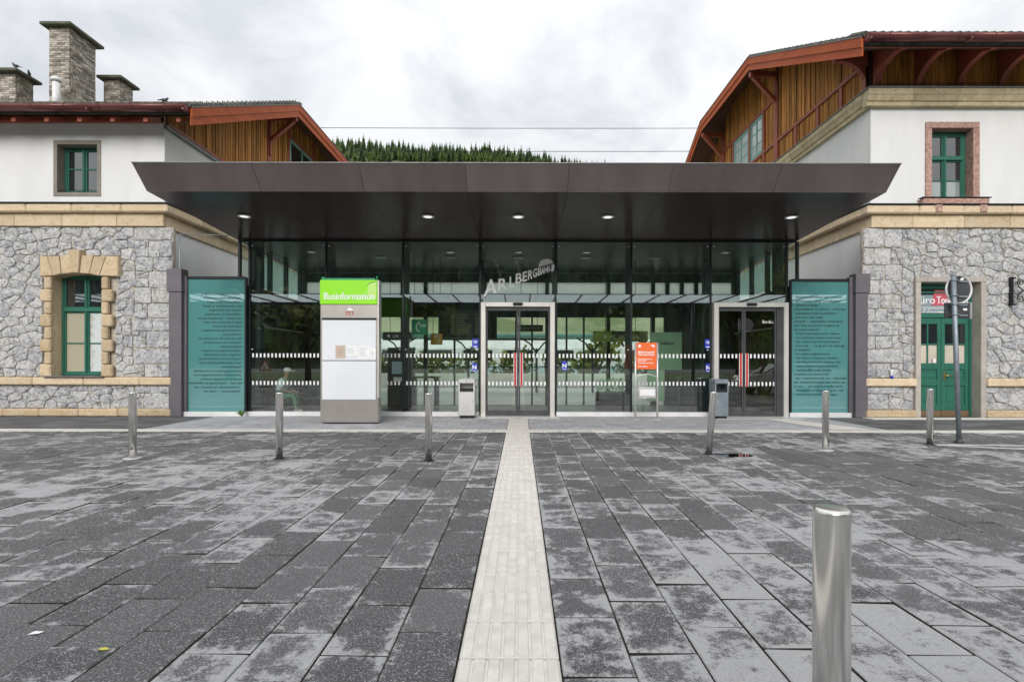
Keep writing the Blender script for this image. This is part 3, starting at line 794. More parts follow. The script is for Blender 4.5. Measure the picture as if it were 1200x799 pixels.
# ------------------------------------------------------------------ the stone building on the left
lb = thing('station_building', 'rubble stone and white plaster station house with three brick chimneys beside the entrance', 'building', (-14, 14.3, 0))
rl = random.Random(21)
XS, XC = 9.72, 9.44
WIN = (-12.74, -11.19, 1.03, 3.88)
wl = MB(); wl.box(-24, -XS, 14.602, 31.5, 0, 8.2)
wall_with_hole(wl, -24, -XS, 14.2, 14.6, 5.45, 8.2, (-12.66, -11.53, 6.06, 7.41))
part('plaster_wall', wl, 'plaster', lb)
sw = wall_with_hole(MB(), -24, -XS, 14.14, 14.597, .1, 5.44, WIN).box(-XS, -XC, 14.14, 14.24, .1, 5.12)
sw = part('stone_wall', sw, 'mortar', lb)
SUR = (-12.95, -10.98, 1.05, 3.78); HEAD = (-12.93, -10.84, 3.76, 4.33)
q_up = quoin_blocks(-XC, -1, 1.06, 5.12, rl); q_lo = quoin_blocks(-XC, -1, .2, .84, rl)
extra = MB(); n_st = 0
for z0, z1, hl in ((1.06, 5.12, [SUR, HEAD, (-12.16, -11.80, 4.3, 4.49)] + [h for _, h in q_up]), (.2, .84, [h for _, h in q_lo])):
    for pl in rubble(-16.2, -XC, z0, z1, hl, rl):
        if max(p[0] for p in pl) > -14.5: part('stone', stone_mb(pl, 14.14, rl), 'stone', sw)
        else: stone_mb(pl, 14.14, rl, mb=extra)
for pl, _ in q_up + q_lo: part('quoin', stone_mb(pl, 14.13, rl, .006), 'stone', sw)
for z0, z1 in ((1.06, 5.12), (.2, .84)):
    for pl in rubble(-24, -16.2, z0, z1, [], rl, .42): stone_mb(pl, 14.14, rl, mb=extra)
part('far_stones', extra, 'stone', sw, kind='stuff')
def stone_courses(b, s, segs, xcorner_up, xcorner_lo, r, side_to, upper_x, side_lo_x):
    block_list = []
    for a, e in segs:
        a, e = sorted((s * a, s * e))
        block_row(b, 'plinth_block', 'tan', a, e, 14.0, 14.2, .0, .2, r, 1.1, .03)
        block_row(b, 'string_course', 'tan_smooth', a, e, 13.995, 14.2, .845, 1.05, r, 1.5, .025)
    a, e = sorted((s * 24, s * xcorner_lo))
    block_row(b, 'cornice_block', 'tan_smooth', a, e, 14.05, 14.21, 5.13, 5.475, r, 1.3, .012)
    a, e = sorted((s * 24, s * xcorner_up))
    block_row(b, 'cornice_block', 'tan_smooth', a, e, 13.92, 14.22, 5.478, 5.70, r, 1.3, .03)
    y = 14.215
    while y < side_to:
        e = min(y + 1.3, side_to)
        part('cornice_block', BX(s * xcorner_lo, s * (upper_x + .04), y, e - .005, 5.13, 5.475, .012), 'tan_smooth', b)
        part('cornice_block', BX(s * xcorner_up, s * (upper_x + .05), y + .006, e - .001, 5.478, 5.70, .03), 'tan_smooth', b); y = e
    fl = MB(); a, e = sorted((s * 24, s * (xcorner_up - .02)))
    fl.box(a, e, 13.895, 14.2, 5.703, 5.735); fl.box(s * (xcorner_up - .02), s * upper_x, 14.2, side_to, 5.703, 5.735)
    part('cornice_flashing', fl, 'black_metal', b)
stone_courses(lb, -1, [(24, 9.41)], 9.46, 9.65, rl, 31.4, XS, XS)
# stone surround of the ground-floor window
sur = part('window_surround', MB().box(-12.77, -12.65, 14.06, 14.58, 1.05, 3.86).box(-11.28, -11.16, 14.06, 14.58, 1.05, 3.86).box(-12.65, -11.28, 14.5, 14.58, 3.80, 3.9), 'tan_smooth', lb)
for i in range(8):
    z0 = 1.06 + i * .337; wide = i % 2 == 0
    part('quoin_block', BX(-12.94 if wide else -12.82, -12.64, 13.985, 14.12, z0 + .006, z0 + .331, .03), 'tan', sur)
    part('quoin_block', BX(-11.29, -10.99 if wide else -11.11, 13.985, 14.12, z0 + .006, z0 + .331, .03), 'tan', sur)
xt = [48, 57, 71, 82.5, 96.5, 111, 125, 139.5]; xb = [48, 63.5, 73.5, 85, 94.5, 105.5, 117.5, 139.5]
X_ = lambda px, Y=14.02: (px - CX) * Y / F
for i in range(7):
    key = i == 3; zt = 4.47 if key else (4.33 if i in (2, 4) else 4.30)
    zb = [3.765, 3.80, 3.845, 3.84, 3.845, 3.80, 3.765]; zbl = [3.765, 3.775, 3.825, 3.845, 3.845, 3.825, 3.775, 3.765]
    q = MB(); a, b_ = (.004, -.004)
    poly = [(X_(xb[i]) + a, zbl[i]), (X_(xb[i + 1]) + b_, zbl[i + 1]), (X_(xt[i + 1]) + b_, zt), (X_(xt[i]) + a, zt)]
    y0 = 13.93 if key else 13.97 + rl.uniform(-.01, .01)
    sh = [(p[0] * .94 + .06 * sum(k[0] for k in poly) / 4, p[1] * .94 + .06 * sum(k[1] for k in poly) / 4) for p in poly]
    q.hexa([(p[0], y0 + .03, p[1]) for p in poly], [(p[0], 14.34, p[1]) for p in poly]); q.hexa([(p[0], y0, p[1]) for p in sh], [(p[0], y0 + .031, p[1]) for p in poly])
    part('keystone' if key else 'voussoir', q, 'tan', sur)
def lpane(i, j): return 'curtain' if j < 2 else 'window'
wn = sash(lb, -12.65, -11.28, 1.10, 3.84, 14.35, .07, lpane, -11.97, 2.90, (1.98,))
part('sill', MB().box(-12.82, -11.2, 13.93, 14.37, 1.056, 1.085, .006), 'lead', lb)
# upper window in its taupe band
ub = MB(); wall_with_hole(ub, -12.74, -11.45, 14.183, 14.42, 5.98, 7.5, (-12.64, -11.55, 6.08, 7.39)); part('window_band', ub, 'taupe', lb)
def upane(i, j): return 'window'
sash(lb, -12.66, -11.53, 6.08, 7.41, 14.42, .09, upane, -12.1, None, (6.80,))
sp = MB()
for i in range(28):
    x = -12.6 + i * .037; sp.bar((x, 14.24, 6.085), (x - .01, 14.2, 6.16), .006, .006)
part('bird_spikes', sp, 'iron', lb)
RI = roof_and_gable(lb, -1, XS, 8.56, 13.5, 8.03, 20.0, 26.0, 24.0, 7.86)
clad(lb, -1, XS, 14.25, 19.85, 7.92, RI['top'], rl); clad(lb, -1, XS, 20.15, 21.6, 7.92, RI['top'], rl); clad(lb, -1, XS, 24.4, 31.2, 7.92, RI['top'], rl)
clad(lb, -1, XS, 21.7, 24.3, 11.0, RI['top'], rl)
part('gable_flashing', MB().box(-XS + .09, -XS - .02, 14.19, 31.3, 7.82, 7.86).box(-XS + .06, -XS - .02, 14.19, 31.3, 7.86, 7.93), 'lead', lb)
part('base_rail', MB().box(-XS + .075, -XS, 14.24, 31.2, 7.93, 8.02, .01), 'red_wood', lb)
pst = MB().box(-XS + .07, -XS, 19.86, 20.14, 8.02, 11.2, .01).box(-XS + .07, -XS, 21.6, 21.78, 8.02, 11.6, .01).box(-XS + .07, -XS, 21.78, 24.2, 10.85, 11.0, .01).box(-XS + .07, -XS, 24.2, 24.4, 8.02, 11.6, .01)
part('timber_post', pst, 'red_wood', lb)
gw = part('gable_window', MB().box(-XS + .06, -XS, 21.79, 21.9, 9.0, 10.84).box(-XS + .06, -XS, 22.95, 23.05, 9.0, 10.84).box(-XS + .06, -XS, 24.1, 24.19, 9.0, 10.84).box(-XS + .06, -XS, 21.9, 24.1, 10.74, 10.84), 'teal_paint', lb)
part('pane', MB().box(-XS + .03, -XS, 21.9, 24.1, 8.9, 10.74), 'window', gw)
eave_bracket(lb, -1, XS, 20.0, 9.9, 10.75, 1.0); eave_bracket(lb, -1, XS, 26.0, 9.9, 10.75, 1.0)
part('wall_plate', BX(-24, -9.73, 14.06, 14.198, 7.96, 8.16, .01), 'red_wood', lb)
x = -23.6
while x < -8.7:
    q = MB(); q.hexa([(x, 13.56, 7.72), (x + .11, 13.56, 7.72), (x + .11, 14.2, 8.02), (x, 14.2, 8.02)], [(x, 13.56, 7.84), (x + .11, 13.56, 7.84), (x + .11, 14.2, 8.13), (x, 14.2, 8.13)])
    part('rafter', q, 'red_wood', lb); x += .86
# snow guards and bird spikes on the eave
sg_ = MB(); x = -23.5; k = 0
while x < -8.75:
    sg_.cur = k % 2; sg_.bar((x, 13.62, 8.12), (x - .02, 13.50, 8.205 - .02 * (k % 3)), .035, .02); x += .085; k += 1
for k in range(76):
    y = 13.5 + k * .085; z = 8.03 + SLOPE * (y - 13.5); sg_.cur = k % 2
    sg_.bar((-8.62, y, z + .10), (-8.60, y - .03, z + .18 - .02 * (k % 3)), .03, .04)
part('snow_guards', sg_, ['lead', 'tile'], lb, kind='stuff')
def chimney(b, x0, x1, y0, y1, zb, zt, cap, r):
    ch = part('chimney', BX(x0 + .02, x1 - .02, y0 + .02, y1 - .02, zb, zt), 'mortar', b)
    q = MB(); h = .068; z = zb; i = 0
    while z + h <= zt + .01:
        for (a, e, fixed, ax) in ((x0, x1, y0, 'y'), (x0, x1, y1, 'y'), (y0, y1, x0, 'x'), (y0, y1, x1, 'x')):
            p = a + (.125 if (i + (ax == 'x')) % 2 else 0); lens = [a] if p > a else []
            cuts = lens + [p + k * .25 for k in range(int((e - p) / .25) + 2)]
            cuts = [c for c in cuts if c < e - .04] + [e]
            for c, d in zip(cuts, cuts[1:]):
                o = r.uniform(0, .008); t = .05 if fixed in (y0, x0) else -.05
                lo, hi = sorted((fixed - (o if t > 0 else -o), fixed + t))
                ins = .0 if ax == 'y' else .052
                cc, dd = max(c, a + ins), min(d, e - ins)
                if dd - cc < .02: continue
                if ax == 'y': q.box(cc + .004, dd - .004, lo, hi, z + .004, z + h - .006)
                else: q.box(lo, hi, cc + .004, dd - .004, z + .004, z + h - .006)
        z += h; i += 1
    part('brick', q, 'brick', ch, kind='stuff')
    part('chimney_cap', MB().box(x0 - cap, x1 + cap, y0 - cap, y1 + cap, zt + .005, zt + .10, .015), 'moss', ch)
    part('chimney_flashing', MB().box(x0 - .05, x1 + .05, y0 - .05, y1 + .05, zb, zb + .32, .01), 'lead', ch)
    return ch
chimney(lb, -14.96, -14.32, 16.5, 17.52, 9.2, 12.06, .17, rl)
chimney(lb, -14.43, -13.87, 18.0, 18.6, 9.9, 11.22, .15, rl)
chimney(lb, -17.1, -16.02, 16.5, 17.1, 9.2, 10.61, .16, rl)
vp = MB().lathe([(.10, 9.2), (.10, 10.12), (.085, 10.12), (.085, 10.14)], 14, (-14.42, 16.15, 0)).lathe([(.13, 10.16), (.15, 10.20), (.12, 10.27), (.03, 10.31)], 14, (-14.42, 16.15, 0))
part('vent_pipe', vp, 'white_metal', lb)
dm = MB(); dm.hexa([(-15.75, 14.9, 9.0), (-15.3, 14.9, 9.0), (-15.3, 15.0, 9.0), (-15.75, 15.0, 9.0)], [(-16.8, 14.9, 9.95), (-16.5, 14.9, 9.95), (-16.5, 15.0, 9.95), (-16.8, 15.0, 9.95)])
dm = MB().bar((-15.05, 14.75, 8.78), (-16.9, 14.75, 9.75), .06, .22, (0, 1, 0))
part('dormer_flashing', dm, 'lead', lb)
part('dormer_verge', MB().bar((-15.2, 14.55, 8.62), (-17.0, 14.55, 9.52), .1, .12, (0, 1, 0)), 'tile', lb)
part('dormer_gutter', MB().tube([(-15.75, 14.2, 8.55), (-17.2, 14.2, 9.2)], .07, 8), 'gutter', lb)
cd = MB().tube([(-9.3, 14.19, 4.95), (-9.3, 14.19, 3.9), (-9.15, 14.2, 3.75)], .015, 6).tube([(-9.3, 14.19, 4.95), (-8.0, 14.25, 4.93)], .012, 6)
part('conduit', cd, 'galv', lb)

# ------------------------------------------------------------------ the stone building on the right
rb = thing('station_building', 'taller stone and plaster station house with green door and carved wooden eave brackets', 'building', (14, 14.3, 0))
rr_ = random.Random(33)
XS2, XC2 = 9.54, 9.28
wr = MB(); wr.box(XS2, 24, 14.602, 30, 0, 8.9)
wall_with_hole(wr, XS2, 24, 14.2, 14.6, 5.45, 8.9, (11.10, 12.40, 5.85, 7.95)); part('plaster_wall', wr, 'plaster', rb)
DO = (10.72, 12.50, .0, 3.74)
sw2 = part('stone_wall', wall_with_hole(MB(), XS2, 24, 14.14, 14.597, .0, 5.44, DO).box(XC2, XS2, 14.14, 14.24, .0, 5.12), 'mortar', rb)
DS = (10.66, 12.57, 0, 3.80)
q_up = quoin_blocks(XC2, 1, 1.06, 5.12, rr_); q_lo = quoin_blocks(XC2, 1, .2, .84, rr_)
extra = MB()
for z0, z1, hl in ((1.06, 5.12, [DS] + [h for _, h in q_up]), (.2, .84, [DS] + [h for _, h in q_lo])):
    for pl in rubble(XC2, 15.9, z0, z1, hl, rr_):
        if min(p[0] for p in pl) < 14.2: part('stone', stone_mb(pl, 14.14, rr_), 'stone', sw2)
        else: stone_mb(pl, 14.14, rr_, mb=extra)
    for pl in rubble(15.9, 24, z0, z1, [], rr_, .42): stone_mb(pl, 14.14, rr_, mb=extra)
for pl, _ in q_up + q_lo: part('quoin', stone_mb(pl, 14.13, rr_, .006), 'stone', sw2)
part('far_stones', extra, 'stone', sw2, kind='stuff')
stone_courses(rb, 1, [(9.31, 10.68), (12.58, 24)], 9.28, 9.47, rr_, 29.9, XS2, XS2)
ds = MB(); ds.box(10.66, 10.80, 14.03, 14.58, 0, 3.66, .01); ds.box(12.42, 12.57, 14.03, 14.58, 0, 3.66, .01); ds.box(10.66, 12.57, 14.028, 14.58, 3.662, 3.80, .01)
part('door_surround', ds, 'grey_stone', rb)
part('threshold', MB().box(9.2, 24, 13.6, 14.0, -.02, .012, .004), 'kerb', rb)
dfm = MB(); dfm.box(10.80, 10.86, 14.33, 14.42, 0, 3.66); dfm.box(12.36, 12.42, 14.33, 14.42, 0, 3.66); dfm.box(10.86, 12.36, 14.33, 14.42, 2.72, 2.84, .01); dfm.box(10.86, 12.36, 14.33, 14.42, 3.52, 3.66, .01); dfm.box(10.86, 12.36, 14.34, 14.36, 3.40, 3.44)
door = part('door', dfm, 'green', rb)
def leaf(x0, x1, handle):
    q = MB(); Y = 14.35
    mid = (x0 + x1) / 2
    q.box(x0, x0 + .10, Y, Y + .06, .17, 2.71, .006); q.box(x1 - .10, x1, Y, Y + .06, .17, 2.71, .006)
    for za, zb in ((2.55, 2.71), (1.30, 1.47), (.85, 1.02), (.17, .36)): q.box(x0 + .10, x1 - .10, Y + .001, Y + .059, za, zb, .006)
    q.box(x0 + .10, x1 - .10, Y + .03, Y + .05, 1.02, 1.30); q.box(x0 + .10, x1 - .10, Y + .03, Y + .05, .36, .85)
    q.box(x0 + .16, x1 - .16, Y + .018, Y + .03, 1.07, 1.25, .01); q.box(x0 + .16, x1 - .16, Y + .018, Y + .03, .42, .79, .01)
    q.box(mid - .022, mid + .022, Y + .004, Y + .05, 1.47, 2.55, .006); q.box(x0 + .10, x1 - .10, Y + .006, Y + .048, 1.97, 2.01, .006)
    lf = part('door_leaf', q, 'green', rb)
    for a, b in ((x0 + .10, mid - .022), (mid + .022, x1 - .10)):
        part('pane', BX(a - .005, b + .005, Y + .025, Y + .035, 2.005, 2.56), 'window', lf)
        part('pane', BX(a - .005, b + .005, Y + .025, Y + .035, 1.46, 1.975), 'beige_paper' if handle is None or True else 'window', lf)
    part('kick_plate', BX(x0 + .003, x1 - .003, Y - .006, Y + .05, .01, .168), 'brown', lf)
    if handle:
        h = MB(); h.box(handle - .02, handle + .02, Y - .016, Y, 1.0, 1.24, .006); h.tube([(handle, Y - .012, 1.13), (handle, Y - .07, 1.13), (handle + .17, Y - .07, 1.13)], .014, 8)
        part('handle', h, 'brass', lf)
    return lf
leaf(10.865, 11.59, None); leaf(11.60, 12.355, 11.68)
nb = MB().box(11.36, 11.43, 14.335, 14.347, 1.48, 1.60)
part('note', nb, 'white', rb)
tp = part('transom_sign', BX(10.865, 12.355, 14.36, 14.375, 2.85, 3.35), 'blue_grey', rb)
part('transom_pane', BX(10.865, 12.355, 14.365, 14.375, 3.352, 3.52), 'window', rb)
rq = MB(); rq.prism([(11.36, 3.0), (12.0, 3.0), (11.72, 2.95 + .0), (11.36, 3.0)][:3], 'y', 14.352, 14.358)
rq = MB(); rq.prism([(11.32, 3.06), (11.85, 3.06), (11.85, 3.48), (11.42, 3.48)], 'y', 14.352, 14.358)
part('red_emblem', rq, 'pink_red', tp)
tx = MB(); put_text(tx, 'Büro', 10.85, 3.11, 14.35, .30, bold=.006); put_text(tx, 'Tourismus', 11.47, 3.11, 14.348, .30, bold=.006, fit=.86)
put_text(tx, 'ÖFFNUNGSZEITEN', 11.08, 2.965, 14.35, .085, bold=.002); put_text(tx, 'MO - SA', 11.10, 2.915, 14.35, .05, bold=.002); put_text(tx, 'MO - SA DURCHGEHEND', 11.08, 2.86, 14.35, .05, bold=.002); put_text(tx, '08-12', 11.55, 2.86, 14.349, .05, bold=.002)
part('lettering', tx, 'white', tp)
# upper window with its pink stone surround
us = MB(); us.box(11.02, 11.18, 14.15, 14.45, 5.92, 7.86, .006); us.box(12.30, 12.48, 14.15, 14.45, 5.92, 7.86, .006); us.box(11.02, 12.48, 14.148, 14.45, 7.862, 8.03, .008)
uso = part('window_surround', us, 'pink_stone', rb)
part('sill', MB().box(10.84, 12.62, 14.0, 14.4, 5.74, 5.915, .02), 'pink_stone', rb)
part('sill_flashing', MB().box(10.80, 12.66, 13.98, 14.15, 5.917, 5.94), 'black_metal', rb)
for x in (11.08, 12.28): part('sill_bracket', MB().box(x, x + .2, 13.90, 14.1, 5.5, 5.738, .02), 'pink_stone', rb)
def rpane(i, j): return 'window_pale' if j == 0 else 'window'
sash(rb, 11.18, 12.30, 5.95, 7.85, 14.40, .09, rpane, 11.72, 7.12, (6.52,))
# upper cornice
def upper_cornice():
    x = 9.33; r = rr_
    while x < 24:
        e = min(x + 1.22, 24)
        q = MB(); q.prism([(14.22, 8.42), (14.06, 8.42), (14.06, 8.52), (14.02, 8.54), (13.98, 8.66), (13.95, 8.70), (13.95, 8.84), (14.22, 8.84)], 'x', x + .003, e - .003)
        part('upper_cornice_block', q, 'olive_stone', rb); x = e
    y = 14.23
    while y < 29.8:
        e = min(y + 1.3, 29.8)
        q = MB(); q.prism([(XS2 + .1, 8.42), (9.44, 8.42), (9.44, 8.52), (9.40, 8.54), (9.36, 8.66), (9.33, 8.70), (9.33, 8.84), (XS2 + .1, 8.84)], 'y', y + .003, e - .003)
        part('upper_cornice_block', q, 'olive_stone', rb); y = e
    part('cornice_flashing', MB().box(9.30, 24, 13.92, 14.4, 8.843, 8.875).box(9.30, 9.7, 14.4, 29.8, 8.843, 8.875), 'lead', rb)
upper_cornice()
XG = 9.54
RJ = roof_and_gable(rb, 1, XG, 8.46, 12.9, 9.50, 19.3, 24.4, 24.0, 8.88)
part('front_boarding_back', MB().box(XG, 24, 14.26, 14.5, 8.88, 10.05), 'gable_back', rb)
x = 9.62
while x < 15.2:
    part('cladding_board', BX(x + .005, x + .19, 14.225, 14.258, 8.9, 10.0), 'cladding', rb); x += .2
part('cladding_far', MB().box(15.22, 24, 14.23, 14.258, 8.9, 10.0), 'cladding', rb)
ZR = 9.68
low = lambda y: ZR - .06
clad(rb, 1, XG - .012, 14.3, 19.15, ZR - .05, RJ['top'], rr_, .17, True)
clad(rb, 1, XG, 14.3, 19.15, 8.9, low, rr_, .16)
clad(rb, 1, XG, 19.45, 20.25, 8.9, lambda y: ZR - .06, rr_, .2); clad(rb, 1, XG, 19.45, 20.25, ZR + .06, lambda y: 11.27, rr_, .2)
clad(rb, 1, XG, 23.3, 24.25, 8.9, lambda y: 11.27, rr_, .2); clad(rb, 1, XG, 20.4, 23.2, 8.9, low, rr_, .2)
clad(rb, 1, XG, 19.45, 24.25, 11.42, RJ['top'], rr_, .22); clad(rb, 1, XG, 24.55, 29.5, 8.9, RJ['top'], rr_, .22)
def timber(name, *bx):
    return part(name, MB().box(*bx, .012), 'red_wood', rb)
timber('timber_rail', XG - .10, XG, 14.26, 19.14, ZR - .06, ZR + .06)
timber('timber_rail', XG - .09, XG, 19.46, 24.24, ZR - .06, ZR + .06)
timber('timber_rail', XG - .09, XG, 19.46, 24.24, 11.28, 11.41)
timber('timber_rail', XG - .08, XG, 14.26, 29.5, 8.882, 8.98)
for y in (14.36, 15.42, 16.62, 17.95): timber('timber_post', XG - .09, XG, y - .08, y + .08, 8.982, ZR - .062)
for y in (19.3, 24.4): timber('timber_post', XG - .11, XG, y - .14, y + .14, 8.982, 11.9)
for y in (20.34, 21.58, 23.25): timber('timber_post', XG - .085, XG, y - .08, y + .08, 8.982, 11.28)
for ya, yb in ((20.42, 21.50), (21.66, 23.17)):
    q = MB(); x0, x1 = XG - .06, XG - .005
    for a, b_ in ((ya, ya + .11), (yb - .11, yb), ((ya + yb) / 2 - .04, (ya + yb) / 2 + .04)): q.box(x0, x1, a, b_, ZR + .07, 11.27, .006)
    for a, b_ in ((ZR + .07, ZR + .19), (11.15, 11.27)): q.box(x0 + .003, x1, ya + .11, yb - .11, a, b_)
    for z in (10.25, 10.75): q.box(x0 + .012, x1, ya + .11, yb - .11, z - .02, z + .02)
    wd = part('gable_window', q, 'teal_paint', rb)
    for k, (z0, z1) in enumerate(((ZR + .19, 10.23), (10.27, 10.73), (10.77, 11.15))):
        for a, b_ in ((ya + .11, (ya + yb) / 2 - .04), ((ya + yb) / 2 + .04, yb - .11)):
            part('pane', BX(XG - .035, XG - .02, a - .005, b_ + .005, z0 - .005, z1 + .005), 'pane_pale', wd)
eave_bracket(rb, 1, XG, 19.3, 11.05, 12.08, .95); eave_bracket(rb, 1, XG, 24.4, 11.05, 12.08, .95)
def curved_bracket(x, along_x=False, name='carved_bracket'):
    """sawn bracket that curves from the wall out under the eave"""
    q = MB(); n = 12
    inner = []; outer = []
    for i in range(n + 1):
        a = math.pi / 2 * i / n
        inner.append((14.15 - (1 - math.cos(a)) * .78 - .0, 9.02 + math.sin(a) * .46))
    tip = [(13.30, 9.44), (13.16, 9.40), (13.06, 9.44), (13.04, 9.54)]
    top_ = [(13.05, 9.62), (14.21, 10.0), (14.21, 8.95)]
    poly = inner + tip + top_
    q.prism(poly, 'x', x - .075, x + .075)
    return part(name, q, 'red_wood', rb)
x = 9.68
while x < 23: curved_bracket(x); x += 1.135
# bracket on the corner, turned towards the gable side
q = MB(); poly = []
for i in range(13):
    a = math.pi / 2 * i / 12; poly.append((9.5 - (1 - math.cos(a)) * .75, 9.0 + math.sin(a) * .75))
poly += [(8.62, 9.72), (8.60, 9.84), (9.52, 9.98), (9.52, 8.95)]
q.prism(poly, 'y', 14.28, 14.42); part('carved_bracket', q, 'red_wood', rb)
pass
part('eave_purlin', MB().box(8.55, 24, 13.02, 13.16, 9.42, 9.56, .01), 'red_wood', rb)
sp = MB(); x = 9.4
while x < 15:
    for k in (-1, 1): sp.bar((x, 13.98, 8.87), (x + .02 * k, 13.96 + .02 * k, 8.99), .005, .005)
    x += .045
part('bird_spikes', sp, 'iron', rb)
sg_ = MB(); x = 8.7
while x < 23: sg_.bar((x, 12.9, 9.55), (x, 12.86, 9.66), .02, .02); x += .9
part('snow_guards', sg_, 'iron', rb)
# ------------------------------------------------------------------ glass entrance hall and its canopy
hall = thing('entrance_hall', 'glass fronted station entrance hall under a wide dark metal canopy', 'building', (0, 14.3, 0))
HX0, HX1, HY, HB = -7.72, 7.60, 14.30, 18.10
ML = [-5.34, -3.23, -1.11, .96, 3.04, 5.22]
zs = lambda y: 4.82 + .055 * (14.3 - y)                 # underside of the canopy, rising towards the square
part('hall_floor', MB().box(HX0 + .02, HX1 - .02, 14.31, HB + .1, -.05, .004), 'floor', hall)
glaz = part('front_glazing', MB().box(HX0, -1.13, 14.25, 14.47, -.02, .115, .01).box(.98, 5.20, 14.25, 14.47, -.02, .115, .01), 'white_metal', hall)
def pane(x0, x1, z0, z1, y=HY, m='glass', par=None):
    return part('glass_pane', BX(x0 + .012, x1 - .012, y, y + .014, z0, z1), m, par or glaz)
for a, b in ((HX0 + .01, -7.45), (-7.45, -5.34), (-5.34, -3.23), (-3.23, -1.11), (.96, 3.04), (3.04, 5.22)): pane(a, b, .117, 4.79)
pane(-1.11, .96, 3.115, 4.79); pane(5.22, 7.31, 3.115, 4.79); pane(7.31, HX1 - .01, .05, 4.79)
for x in ML + [-7.45, 7.31]:
    part('mullion', BX(x - .028, x + .028, 14.285, 14.40, .0, 4.80, .006), 'black_metal', hall)
    if x not in (-7.45, 7.31): part('post', BX(x - .075, x + .075, 14.62, 14.80, .0, zs(14.7), .01), 'dark_steel', hall)
for x in (-7.36, 7.22): part('post', BX(x - .11, x + .11, 14.50, 14.74, .0, zs(14.7), .01), 'dark_steel', hall)
for x in (HX0, HX1): part('corner_trim', BX(x - .035, x + .035, 14.27, 14.36, .0, 4.80, .006), 'black_metal', hall)
part('head_channel', BX(HX0 + .04, HX1 - .04, 14.275, 14.34, 4.77, 4.818), 'black_metal', hall)
cl = MB()
for x in ML + [-7.45, 7.31]:
    for d in (-.085, .085):
        for z in (4.66, 1.82): cl.lathe([(.022, 0), (.022, .02), (.012, .028)], 8, (0, 0, 0)); n8 = 24; cl.v[-n8:] = [(x + d + p[0], HY - .002 - p[2], z + p[1]) for p in cl.v[-n8:]]
part('glass_clamps', cl, 'steel_light', hall)
# marking strips
def dashes(x0, x1, y, par):
    q = MB(); x = x0 + .05
    while x < x1 - .07:
        for z0, z1 in ((.845, .95), (1.60, 1.71)): q.box(x, x + .046, y - .003, y - .0005, z0, z1)
        x += .105
    part('marking_strip', q, 'white', par)
for a, b in ((-7.42, -5.38), (-5.30, -3.27), (-3.19, -1.15), (1.0, 3.0), (3.08, 5.18)): dashes(a, b, HY, glaz)
def sliding_door(x0, x1, split, panel=None):
    d = part('sliding_door', MB().box(x0, x0 + .13, 14.12, 14.42, -.02, 3.11, .008).box(x1 - .13, x1, 14.12, 14.42, -.02, 3.11, .008).box(x0 + .13, x1 - .13, 14.122, 14.42, 2.985, 3.108, .006), 'alu', hall)
    part('threshold', MB().box(x0 - .05, x1 + .05, 13.90, 14.45, -.03, .02, .005).box(x0 - .1, x1 + .1, 13.62, 13.90, -.03, .012, .004), 'steel_light', d)
    part('door_sensor', BX((x0 + x1) / 2 - .13, (x0 + x1) / 2 + .13, 14.06, 14.12, 3.02, 3.09, .01), 'rubber', d)
    xe = panel or x1 - .13
    for a, b in ((x0 + .13, split - .004), (split + .004, xe)):
        q = MB(); y0, y1 = 14.20, 14.25
        q.box(a, a + .05, y0, y1, .03, 2.98, .004); q.box(b - .05, b, y0, y1, .03, 2.98, .004); q.box(a + .05, b - .05, y0 + .001, y1 - .001, .03, .16, .004); q.box(a + .05, b - .05, y0 + .001, y1 - .001, 2.88, 2.98, .004)
        lf = part('door_leaf', q, 'sign_back', d)
        part('glass_pane', BX(a + .045, b - .045, 14.218, 14.230, .15, 2.89), 'door_glass', lf)
        dashes(a + .02, b, 14.218, lf)
    st = MB()
    st.cur = 0
    for a, b in ((split - .115, split - .056), (split + .056, split + .115)):
        st.cur = 1; st.box(a - .014, b + .014, 14.190, 14.1955, .83, 1.73)
        st.cur = 0; st.box(a, b, 14.186, 14.1895, .83, 1.73)
    part('door_sticker', st, ['red', 'white'], d)
    if panel: part('side_panel', MB().box(panel + .01, x1 - .13, 14.2, 14.24, .03, 2.98).box(panel + .012, x1 - .132, 14.194, 14.2, .85, .95).box(panel + .012, x1 - .132, 14.194, 14.2, 1.6, 1.7), 'sign_back', d)
    return d
sliding_door(-1.08, .93, -.06); d2 = sliding_door(5.25, 7.28, 6.09, 6.98)
tb = MB(); put_text(tb, 'Bar&c.', 6.60, 2.55, 14.20, .12); part('lettering', tb, 'white', d2)
# side walls with a band of frosted lights below the roof
for s, X in ((-1, HX0 + .03), (1, HX1 - .03)):
    i = -s
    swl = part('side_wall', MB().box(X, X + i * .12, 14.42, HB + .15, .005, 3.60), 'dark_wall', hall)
    ys = [14.78, 15.82, 16.90, 17.98]
    for a, b in zip(ys, ys[1:]):
        q = MB(); zt0, zt1 = zs(a) - .10, zs(b) - .10
        q.hexa([(X, a + .06, 3.68), (X + i * .02, a + .06, 3.68), (X + i * .02, b - .06, 3.68), (X, b - .06, 3.68)], [(X, a + .06, zt0), (X + i * .02, a + .06, zt0), (X + i * .02, b - .06, zt1), (X, b - .06, zt1)])
        part('side_light', q, 'frosted', swl)
    for y in ys: part('post', BX(X, X + i * .13, y - .055, y + .055, 3.602, zs(y)), 'dark_steel', swl)
    part('reflection_panel', BX(X + i * .122, X + i * .15, 14.9, 18.0, .25, 2.45), 'foliage_paint', swl)  # added panel, its painted foliage standing in for a reflection
    part('picture_rail', MB().box(X + i * .122, X + i * .2, 14.9, 18.0, 2.47, 2.52), 'white_metal', swl)
